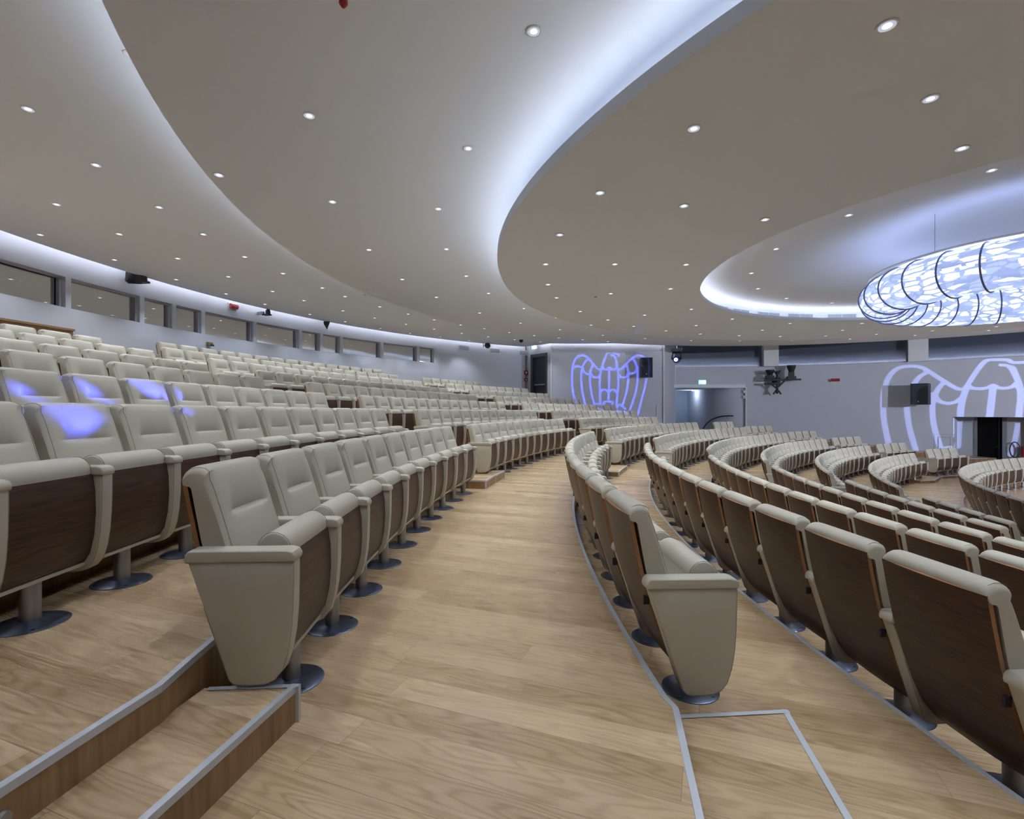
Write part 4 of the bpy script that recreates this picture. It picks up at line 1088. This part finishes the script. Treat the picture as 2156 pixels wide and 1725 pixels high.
def smooth_line(pts, n=6):
    """Catmull-Rom through the points"""
    out = []; k = len(pts)
    for i in range(k-1):
        p0 = np.array(pts[max(0, i-1)], float); p1 = np.array(pts[i], float); p2 = np.array(pts[i+1], float); p3 = np.array(pts[min(k-1, i+2)], float)
        for j in range(n):
            t = j/n; out.append(tuple(.5*((2*p1)+(-p0+p2)*t+(2*p0-5*p1+4*p2-p3)*t*t+(-p0+3*p1-3*p2+p3)*t**3)))
    out.append(tuple(pts[-1])); return out
def strokes_on(lines, hit, hw, sc_, ox, oy, n=5):
    S = []
    for L in lines:
        h = hw
        if isinstance(L, tuple): L, h = L
        q = smooth_line([(ox+x/sc_, oy+y/sc_) for x, y in L], n)
        S.append(([hit(x, y) for x, y in q], [hit(x+h, y) for x, y in q]))
    return S
E1 = [[(355,1100),(320,960),(290,800),(285,600),(295,450),(330,330),(390,255),(460,235),(520,250),(580,300),(650,380),(720,455),(760,480),(795,470)],
 [(795,480),(820,400),(860,290),(890,215),(925,185),(985,182),(1030,205)], [(1020,210),(1090,210),(1103,245)], [(975,237),(1015,240),(1040,280),(1065,380),(1085,470)],
 [(1085,470),(1130,480),(1180,440),(1250,370),(1330,290),(1400,240),(1460,233),(1520,255),(1570,310),(1600,420),(1598,560),(1580,660),(1555,800),(1500,1010),(1425,1290)],
 [(560,300),(500,370),(470,440),(450,530),(445,650),(460,830),(495,1020),(520,1100)], [(300,470),(350,435),(410,432),(455,450)], [(475,470),(490,515),(540,557),(600,558)],
 [(650,400),(615,480),(600,560),(600,700),(620,860),(660,1040),(680,1110)], [(620,560),(650,605),(700,622),(745,610),(775,580)],
 [(795,480),(780,560),(770,700),(768,850),(775,1000),(790,1110)], [(820,430),(840,470),(880,485),(935,450),(990,485),(1040,470),(1060,430)],
 [(935,470),(932,800),(918,1040)], [(785,900),(800,855),(840,835),(895,860),(918,905)], [(918,905),(945,860),(1000,835),(1050,860),(1070,905)],
 [(1085,470),(1095,600),(1090,800),(1075,950),(1060,1120)], [(1110,570),(1140,615),(1190,625),(1245,595),(1262,550)], [(1225,390),(1250,460),(1270,550),(1262,700),(1235,870),(1190,1040),(1160,1120)],
 [(1270,540),(1320,558),(1380,530),(1415,470)], [(1345,290),(1385,350),(1415,440),(1430,560),(1425,720),(1390,900),(1340,1060),(1295,1190)], [(1420,450),(1480,440)],
 [(840,1090),(850,1048),(985,1048),(988,1090)], [(680,1100),(740,1080),(800,1110)], [(1070,1140),(1112,1092),(1160,1125),(1215,1175)],
 [(700,1200),(800,1230),(900,1260),(1000,1280),(1080,1260)], [(1060,1140),(1100,1250),(1180,1300)]]
hitE = lambda x, y: px(x, y, EY)
src = (2.2, -3.0, CZ+2.0)
r = project(src, px(1283, 830, EY), strokes_on(E1, hitE, 2.3, 8.292, 1170, 720), [], .12, 330, (.11, .15, 1.0), 42000, .00008,
            'black moving head light behind the lens throwing the small blue eagle', .6, BZ, M['bluelens'], .012)
add_lamp(r[0], r[1], r[2], r[3]*.985)
E2 = [[(215,1340),(165,1120),(135,900),(132,700),(150,550),(200,400),(290,280),(400,225),(540,212),(660,225),(760,270),(900,360),(1050,455),(1170,525),(1250,545),(1300,535),(1345,490)],
 [(1320,520),(1400,400),(1500,250),(1590,150),(1680,122),(1800,122),(1920,122),(1990,160),(2156,160),(2300,175)], [(185,560),(250,515),(340,505),(440,512),(520,560)],
 [(760,300),(650,370),(590,450),(540,550),(490,700),(475,850),(500,1050),(545,1230),(610,1450)], [(1000,450),(930,530),(880,620),(850,720),(840,850),(860,1050),(910,1250),(960,1400)],
 [(540,600),(620,660),(720,670),(800,645),(850,610)], [(890,650),(930,710),(1010,740),(1100,745),(1200,715),(1240,680)], ([(1345,500),(1300,600),(1265,720),(1245,850),(1240,1000),(1240,1200)], 7.5),
 [(1345,480),(1420,530),(1550,535),(1640,520),(1710,485),(1780,520),(1870,530),(1980,510),(2040,460)], ([(1710,510),(1690,700),(1660,960),(1640,1300)], 8), [(1830,195),(1900,203),(1960,235),(2010,310),(2040,380)],
 ([(1985,230),(2040,350),(2090,490),(2110,650),(2095,800),(2080,960),(2060,1300)], 7.5), [(960,1400),(1020,1390),(1090,1380),(1180,1420),(1260,1400),(1285,1340),(1310,1310)]]
def mir(L): return [(3390-x, y) for x, y in L]
E2 += [mir(E2[0]), mir(E2[3]), mir(E2[4]), mir(E2[6])]
def hitD(x, y):
    X, Y = drum(x); return Vector((X, Y, CZ+(HY-y)/F*Y))
src = (22.6, 9.8, CZ+1.55)
r = project(src, hitD(2040, 850), strokes_on(E2, hitD, 6.3, 6.823, 1840, 740), [], .12, 460, (.42, .49, 1.0), 9500, .00015,
            'black moving head light at the stage side throwing the large pale eagle', .6, DZ, M['whitelens'], .04)
add_lamp(r[0], r[1], r[2], r[3]*.985)
def hit_row(k, xf=-.20):
    Rc = L_POLE[k]-xf
    def h(x, y):
        u = (x-HX)/F; a = u*u+1; b_ = -2*(u*P[0]+P[1]); c = P[0]**2+P[1]**2-Rc*Rc
        Y = (-b_-math.sqrt(b_*b_-4*a*c))/(2*a)
        if Y < 0: Y = (-b_+math.sqrt(b_*b_-4*a*c))/(2*a)
        return Vector((u*Y, Y, CZ+(HY-y)/F*Y))
    return h
blobs = []
for k, sc_, ox, oy, P_ in ((2, 5.989, 0, 640, [(15,900),(120,940),(230,1010),(350,1090),(440,1170),(330,1190),(440,1290),(300,1290),(180,1165),(60,1110),(15,1000)]),
    (2, 5.989, 0, 640, [(940,880),(1040,900),(1120,960),(1200,1070),(1270,1180),(1330,1280),(1150,1240),(1080,1190),(1020,1080),(960,980)]),
    (2, 5.989, 0, 640, [(1680,940),(1850,940),(2000,960),(2080,1050),(2110,1230),(1990,1200),(1850,1120),(1740,1010)]),
    (2, 3.08, 0, 650, [(1130,485),(1160,500),(1178,600),(1150,600),(1125,530)]),
    (1, 3.08, 0, 650, [(330,620),(450,605),(680,610),(700,700),(600,780),(515,850),(450,760),(400,680)]),
    (1, 3.08, 0, 650, [(1210,620),(1290,640),(1300,670),(1230,680)])):
    h = hit_row(k); blobs.append([h(ox+x/sc_, oy+y/sc_) for x, y in P_])
src = px(1423, 757.5, 21.8)
r = project(src, px(200, 830, 2.9), [], blobs, .03, 420, (.07, .10, 1.0), 76000, .00005,
            'black moving head light with a glaring blue lens under the far ceiling edge', 1.0, AZ, M['bluelens'], .01)
add_lamp(r[0], r[1], r[2], r[3]*.985)

for (src, aim_, en, sz) in (((21.5, 5.0, CZ+2.0), hitD(1760, 860), 5200, 88),):  # wash light added out of view to lift the far wall
    t = moving_head(src, aim_, 'added black wash light, unseen at the stage side, brightening the far wall', .6, DZ, M['whitelens'])
    ld = bpy.data.lights.new('added_wash_lamp', 'SPOT'); ld.energy = en; ld.color = (.80, .86, 1.0); ld.shadow_soft_size = .05; ld.spot_blend = .5; ld.spot_size = math.radians(sz)
    lo = bpy.data.objects.new('added_wash_lamp', ld); COL.objects.link(lo); lo.parent = t; d_ = (Vector(aim_)-Vector(src)).normalized(); lo.location = d_*.06; lo.rotation_euler = (-d_).to_track_quat('Z', 'Y').to_euler()
# ------------------------------------------------------------------ wall fittings
def fit(name, label, cat, x, y, off=.0, R=RW, group=None):
    p, rz = on_drum(x, y, off, R); return thing(name, label, cat, p, rz, group)
def boxpart(name, par, b, mat, mi=0): m_ = MB(); m_.box(*b); return m_.build(name, mat, par, smooth=False)
# local frame on the drum: x along the wall, -y into the room, z up
def cabinet(name, label, p, rz, w_, h_, d_, skew=0.0):
    t = thing(name, label, 'loudspeaker', p, rz)
    mb = MB(); f = w_*.30
    poly = [(-w_/2, 0), (w_/2, 0), (w_/2*.62, -d_), (-w_/2, -d_*.86)] if not skew else [(-w_/2*.55, 0), (w_/2, -0.0), (w_/2, -d_*.75), (-w_/2*.55+.0, -d_)]
    mb.prism(poly, -h_/2, h_/2); mb.build('cabinet', M['black'], t, smooth=False)
    a, b_ = Vector(poly[3]), Vector(poly[2]); dd = (b_-a).normalized(); nn = Vector((dd.y, -dd.x))
    mb = MB(); q = [a+dd*.02, b_-dd*.02]; e_ = nn*.012
    mb.add([(q[0].x+e_.x*k, q[0].y+e_.y*k, z) for k in (0, 1) for z in (-h_/2+.02, h_/2-.02)]+[(q[1].x+e_.x*k, q[1].y+e_.y*k, z) for k in (0, 1) for z in (-h_/2+.02, h_/2-.02)],
           [(0, 1, 3, 2), (2, 3, 7, 6), (4, 6, 7, 5), (1, 5, 7, 3), (0, 2, 6, 4)]); gr = mb.build('grille', M['cloth'], t, smooth=False)
    c = a+(b_-a)*.42+nn*.014; mb = MB(); mb.box(-.028, .028, -.002, .001, -.03, .03); bd = mb.build('badge', M['steel'], gr, loc=(c.x, c.y, -h_/2+.14), rot=(0, 0, math.atan2(dd.y, dd.x)), smooth=False)
    mb = MB(); mb.box(-.05, .05, 0, .25, -.04, .04); mb.box(-.1, .1, .24, .26, -.12, .12); mb.build('wall_bracket', M['blackmetal'], t, smooth=False)
    return t
q = px(1360.5, 775, EY-.35); cabinet('loudspeaker', 'black loudspeaker on the flat wall beside the small blue eagle', q, 0, .60, .90, .42)
mb = MB(); p, rz = on_drum(1935.5, 831, .55); cabinet('loudspeaker', 'black loudspeaker in front of the large pale eagle on the curved wall', p, rz, .74, .98, .42)
# vents on the left wall
for i, (x, y) in enumerate(((976.5, 733), (1041.5, 739), (1103.5, 743.5))):
    t = fit('air_vent', 'pale wall vent near the dark exit door, %s from the windows' % ORD[i+1], 'vent', x, y, group='pale vents high on the left wall')
    w_ = .27; boxpart('frame', t, (-w_-.03, w_+.03, -.02, 0, -.13, .13), M['white'])
    mb = MB()
    for k in range(9): z = -.095+.0235*k; mb.add([(-w_, -.03, z), (w_, -.03, z), (w_, -.021, z+.014), (-w_, -.021, z+.014)], [(0, 1, 2, 3)])
    mb.build('slats', M['grille'], t, smooth=False)
# vents round the vault
def vault_vents():
    xs = [(1515, 1532), (1543, 1577), (1595, 1642), (1658, 1712), (1742, 1804), (1834, 1903), (1936, 2010)]
    R = RC+.385
    for i, (a, b_) in enumerate(xs):
        ta, tb = TH(a, R), TH(b_, R); tm = (ta+tb)/2; hw = R*abs(ta-tb)/2
        t = thing('vault_vent', 'curved slatted grille round the lit rim of the vault, %s from the left' % ORD[i+1], 'vent', cpt(R, tm, DZ+.165), tm-math.pi/2, 'grilles round the vault')
        mb = MB(); vs = []; n = 6
        for q in range(n+1):
            s_ = -hw*1.0+2*hw*q/n; dy = (math.sqrt(R*R-s_*s_)-R)
            vs += [(s_, dy-.012, -.085), (s_, dy-.012, .085)]
        mb.add(vs, [(2*q, 2*q+2, 2*q+3, 2*q+1) for q in range(n)]); mb.build('frame', M['white'], t, smooth=False)
        for (sa, sb) in ((-hw*.95, -hw*.03), (hw*.03, hw*.95)):
            mb = MB(); n = 14
            for q in range(n):
                s_ = sa+(sb-sa)*q/n; e_ = (sb-sa)/n*.62; dy = (math.sqrt(R*R-s_*s_)-R)
                mb.box(s_, s_+e_, dy-.022, dy-.013, -.07, .07)
            mb.build('slats', M['grille'], t, smooth=False)
vault_vents()
# black horn speaker and projector dome above the second window
def camera_head(label, x, y, s=1.0, plate=False):
    t = fit('wall_light_fixture', label, 'stage light', x, y, .30)
    if plate:
        mb = MB(); mb.add([(-.30*s, .05, -.16*s), (-.27*s, .05, .22*s), (-.05*s, -.12, .20*s), (.02*s, -.14, .06*s), (-.02*s, -.12, -.22*s), (-.22*s, .02, -.24*s)], [(0, 1, 2, 3, 4, 5)])
        mb.add([(-.30*s, .13, -.16*s), (-.27*s, .13, .22*s), (-.05*s, -.04, .20*s), (.02*s, -.06, .06*s), (-.02*s, -.04, -.22*s), (-.22*s, .10, -.24*s)], [(5, 4, 3, 2, 1, 0)])
        v0 = len(mb.v)-12
        for i in range(6): j = (i+1) % 6; mb.f.append((v0+i, v0+j, v0+6+j, v0+6+i)); mb.m.append(0)
        mb.build('deflector', M['black'], t, smooth=False)
    mb = MB(); mb.lathe([(.0, .17*s), (.06*s, .16*s), (.10*s, .12*s), (.12*s, .05*s), (.12*s, -.08*s), (.0, -.08*s)], 20); mb.build('head', M['blackmetal'], t, loc=(.11*s, -.05, 0))
    boxpart('base', t, (-.02*s, .25*s, -.20*s, .12, -.14*s, -.08*s), M['black'])
    boxpart('wall_bracket', t, (-.03, .03, .05, .30, -.06, .02), M['steel'])
    return t
camera_head('black dome head with angular deflector plate under the ceiling above the second window', 268, 586, .72, True)
camera_head('small black dome head on the wall above the gap between fifth and sixth windows', 543, 659, .62)
t = fit('wall_speaker', 'small black wedge speaker above the seventh window', 'loudspeaker', 674.5, 681, .30)
mb = MB(); mb.add([(-.10, 0, .17), (.10, .05, .17), (.13, -.10, .10), (-.03, -.16, .17), (.0, -.05, -.26), (.10, .02, -.10), (-.08, .03, -.05)], [(0, 3, 2, 1), (3, 4, 2), (2, 4, 5), (1, 2, 5), (0, 6, 4, 3), (0, 1, 5, 6), (6, 5, 4)]); mb.build('cabinet', M['black'], t, smooth=False)
boxpart('wall_bracket', t, (-.03, .03, .02, .30, .10, .15), M['white'])
t = fit('wall_projector', 'black projector hanging from a bracket between the first two wall vents', 'projector', 1015, 729.5, .45)
mb = MB(); mb.cyl((-.06, -.12, -.02), (.10, .1, .0), .13, n=20); mb.cyl((-.075, -.14, -.02), (-.06, -.12, -.02), .10, .13, n=20); mb.build('body', M['black'], t)
mb = MB()
for a, b_ in (((-.2, 0, -.12), (-.2, 0, .20)), ((-.2, 0, .2), (.02, .02, .2)), ((.02, .02, .2), (.02, .02, .08)), ((-.2, 0, -.02), (-.08, 0, -.02))): mb.cyl(a, b_, .018, n=6)
mb.build('bracket', M['blackmetal'], t)
p = px(1097.5, 724.5, 22.3); t = thing('security_camera', 'tiny dark dome camera at the ceiling edge left of the exit sign', 'camera', (p.x, p.y, CZ+AZ-.0)); mb = MB(); mb.lathe([(.09, 0), (.09, -.04), (.07, -.10), (.0, -.13)], 16); mb.build('dome', M['black'], t)
# emergency lights
def em_light(label, x, y, w_, off=0.02):
    t = fit('emergency_light', label, 'emergency light', x, y, off)
    boxpart('housing', t, (-w_-.02, w_+.02, -.04, 0, -.10, .10), M['white']); mb = MB(); mb.cyl((-w_, -.07, 0), (w_, -.07, 0), .075, n=16); mb.build('red_lens', M['red'], t)
em_light('red emergency lamp on a white base above the fifth booth window', 487, 646, .12)
em_light('red emergency lamp alone on the far wall right of the light bracket', 1758, 800.5, .19)
# exit signs
def exit_sign(label, p, rz, w_, h_):
    t = thing('exit_sign', label, 'exit sign', p, rz)
    boxpart('housing', t, (-w_-.012, w_+.012, .0, .06, -h_-.012, h_+.012), M['white']); pn = boxpart('lit_panel', t, (-w_, w_, -.012, 0, -h_, h_), M['exit'])
    mb = MB(); mb.box(-w_*.1, w_*.88, -.016, -.012, -h_*.8, h_*.8); mb.build('pictogram', M['exitw'], pn, smooth=False)
    mb = MB(); mb.box(-w_*.75, -w_*.35, -.016, -.012, -h_*.25, h_*.25); mb.build('arrow', M['exitw'], pn, smooth=False)
p, rz = on_drum(1478, 805, .05); exit_sign('glowing green exit sign above the corridor opening', p, rz, .19, .105)
q = wloc(s_of_px(1132), .22); exit_sign('glowing green exit sign above the dark exit door', (q.x, q.y, CZ+(HY-731)/F*q.y), ang, .17, .10)
# fire call points by the dark door
for i, (x, y, s_) in enumerate(((1108.5, 785, .10), (1108, 800, .075))):
    t = fit('fire_call_point', ['red fire call point beside the dark exit door', 'lower small red alarm box under the fire call point'][i], 'fire alarm', x-1.5, y)
    boxpart('case', t, (-s_, s_, -.05, 0, -s_*1.15, s_*1.15), M['red']); boxpart('glass', t, (-s_*.45, s_*.45, -.055, -.05, -s_*.5, s_*.5), M['white'])
t = fit('floor_socket', 'small brass socket on the left wall above the upper rows', 'socket', 438.5, 725, .05)
mb = MB(); mb.box(-.07, .07, -.05, .05, -.05, .05); mb.build('brass_case', M['brass'], t, smooth=False); mb = MB(); mb.box(-.02, .10, -.06, -.05, -.05, -.01); mb.build('slot', M['black'], t, smooth=False)
for i, y in enumerate((825, 836.5)):
    t = fit('wall_sensor', ['white square sensor at the right edge of the corridor opening', 'lower white square sensor with a dark slot by the corridor opening'][i], 'sensor', 1566, y, .0, RW+.12)
    boxpart('case', t, (-.07, .07, -.18, -.13, -.075, .075), M['white'])
    if i: boxpart('slot', t, (-.035, .05, -.185, -.18, -.01, .015), M['black'])
# light bracket with two fixtures on the far wall
p, rz = on_drum(1638, 803, .55); t = thing('light_bracket', 'black four-armed wall bracket on the far wall carrying two stage lights', 'bracket', p, rz)
mb = MB()
k = drum(1638)[1]/F      # metres per photo pixel here
def qq(x, y): return ((x-1638)*k*1.05, 0, (803-y)*k)
mb.box(qq(1609, 0)[0], qq(1674, 0)[0], -.06, .06, qq(0, 803)[2], qq(0, 799.5)[2]); mb.box(qq(1609, 0)[0], qq(1640, 0)[0], -.06, .06, qq(0, 811)[2], qq(0, 807)[2]); mb.build('crossbar', M['black'], t, smooth=False)
mb = MB()
for a, b_, r_ in (((1632, 830), (1632, 783), .06), ((1626, 782), (1632, 791), .04), ((1638, 782), (1632, 791), .04), ((1625, 831), (1632, 820), .04), ((1639, 831), (1632, 820), .04), ((1619, 808), (1630, 818), .04), ((1645, 804), (1634, 816), .04)):
    A_, B_ = qq(*a), qq(*b_); mb.cyl((A_[0], 0, A_[2]), (B_[0], 0, B_[2]), r_, n=8)
mb.build('arms', M['black'], t, smooth=False)
mb = MB(); mb.box(-.2, 0.0, .0, .55, -.06, .04); mb.box(-.3, .1, .52, .55, -.2, .2); mb.build('wall_mount', M['blackmetal'], t, smooth=False)
for i, (x, y, yb_) in enumerate(((1619, 786, 799), (1657, 777.5, 801))):
    A_ = qq(x, yb_); tt = thing('stage_light', ['black stage light standing on the left end of the wall bracket', 'black stage light standing on the right end of the wall bracket'][i], 'stage light', Vector(p)+Matrix.Rotation(rz, 3, 'Z') @ Vector(A_), rz)
    h = (yb_-y)*k
    mb = MB(); mb.cyl((0, 0, h*.62), (0, 0, h+.06), .11, .21, n=20); mb.cyl((0, 0, h+.06), (0, 0, h+.14), .21, n=20); mb.build('head', M['black'], tt)
    mb = MB(); mb.box(-.13, .13, -.07, .07, .12, h*.66); mb.build('yoke', M['blackmetal'], tt, smooth=False)
    mb = MB(); mb.box(-.2, .2, -.13, .13, 0, .16); mb.build('base', M['black'], tt, smooth=False)
# desk behind the top row on the left
t = thing('control_desk', 'long oak desk top behind the highest seats, against the left wall', 'desk', polar(34.1, 6, .69))
def desk(R0, R1, z0, z1, name, mat):
    mb = MB(); n = 24; vs = []
    for i in range(n+1):
        a = 5+(11.05-5)*i/n
        for R, z in ((R0, z0), (R0, z1), (R1, z1), (R1, z0)):
            q = polar(R, a, z); vs.append((q[0]-t.location.x, q[1]-t.location.y, q[2]-t.location.z))
    fs = [(4*i+j, 4*i+(j+1) % 4, 4*i+4+(j+1) % 4, 4*i+4+j) for i in range(n) for j in range(4)]+[(0, 3, 2, 1), (4*n, 4*n+1, 4*n+2, 4*n+3)]
    mb.add(vs, fs); mb.build(name, mat, t, smooth=False)
desk(33.95, 34.25, 1.61, 1.65, 'desk_top', M['desk']); desk(34.0, 34.03, .69, 1.61, 'front_panel', M['desk'])
# white slit above the dark band, smoke detector, sprinkler
mb = MB(); vs = []; n = 16
for i in range(n+1):
    th = TH(1436)+(TH(1700)-TH(1436))*i/n
    for dR, z in ((.05, AZ-.006), (.42, AZ-.006)):
        R = r_out(th)-dR; vs.append(cpt(R, th, z))
mb.add(vs, [(2*i, 2*i+1, 2*i+3, 2*i+2) for i in range(n)])
tag(mb.build('light_slot', emit('slot_glow', (.85, .92, 1.0), .9), smooth=False), 'thin white light slot along the far ceiling edge', 'light slot')
p = px(723, 2, F*BZ/(HY-2)); t = thing('ceiling_beacon', 'small red sprinkler cap on the middle ceiling plate at the top edge', 'sprinkler', p); mb = MB(); mb.lathe([(.03, 0), (.03, -.02), (.012, -.045), (0, -.05)], 14); mb.build('red_cap', M['red'], t)
for i, (x, y) in enumerate(((769, 620), (1254, 625))):
    nm, X, Y, z = place_dl(x, y); t = thing('ceiling_sensor', 'tiny dark sensor dot in the %s of the ceiling' % nm, 'sensor', (X, Y, CZ+z)); mb = MB(); mb.lathe([(.03, 0), (.03, -.012), (0, -.018)], 10); mb.build('cap', M['grey'], t)
t = thing('step_stud', 'small round metal stud on the riser at the bottom left corner', 'stud', (ax_L2(1.263)+.0, 1.263, CZ-1.03)); mb = MB(); mb.cyl((-.004, 0, 0), (.010, 0, 0), .022, .018, n=16); mb.build('stud_cap', M['steel'], t)
# small visible glows need no light sampling of their own
for m_ in bpy.data.materials:
    if m_.name in ('downlight_lens', 'downlight_bulb', 'lantern_panels', 'exit_sign_glow', 'exit_sign_white', 'slot_glow', 'white_lens', 'blue_lens'): m_.cycles.emission_sampling = 'NONE'
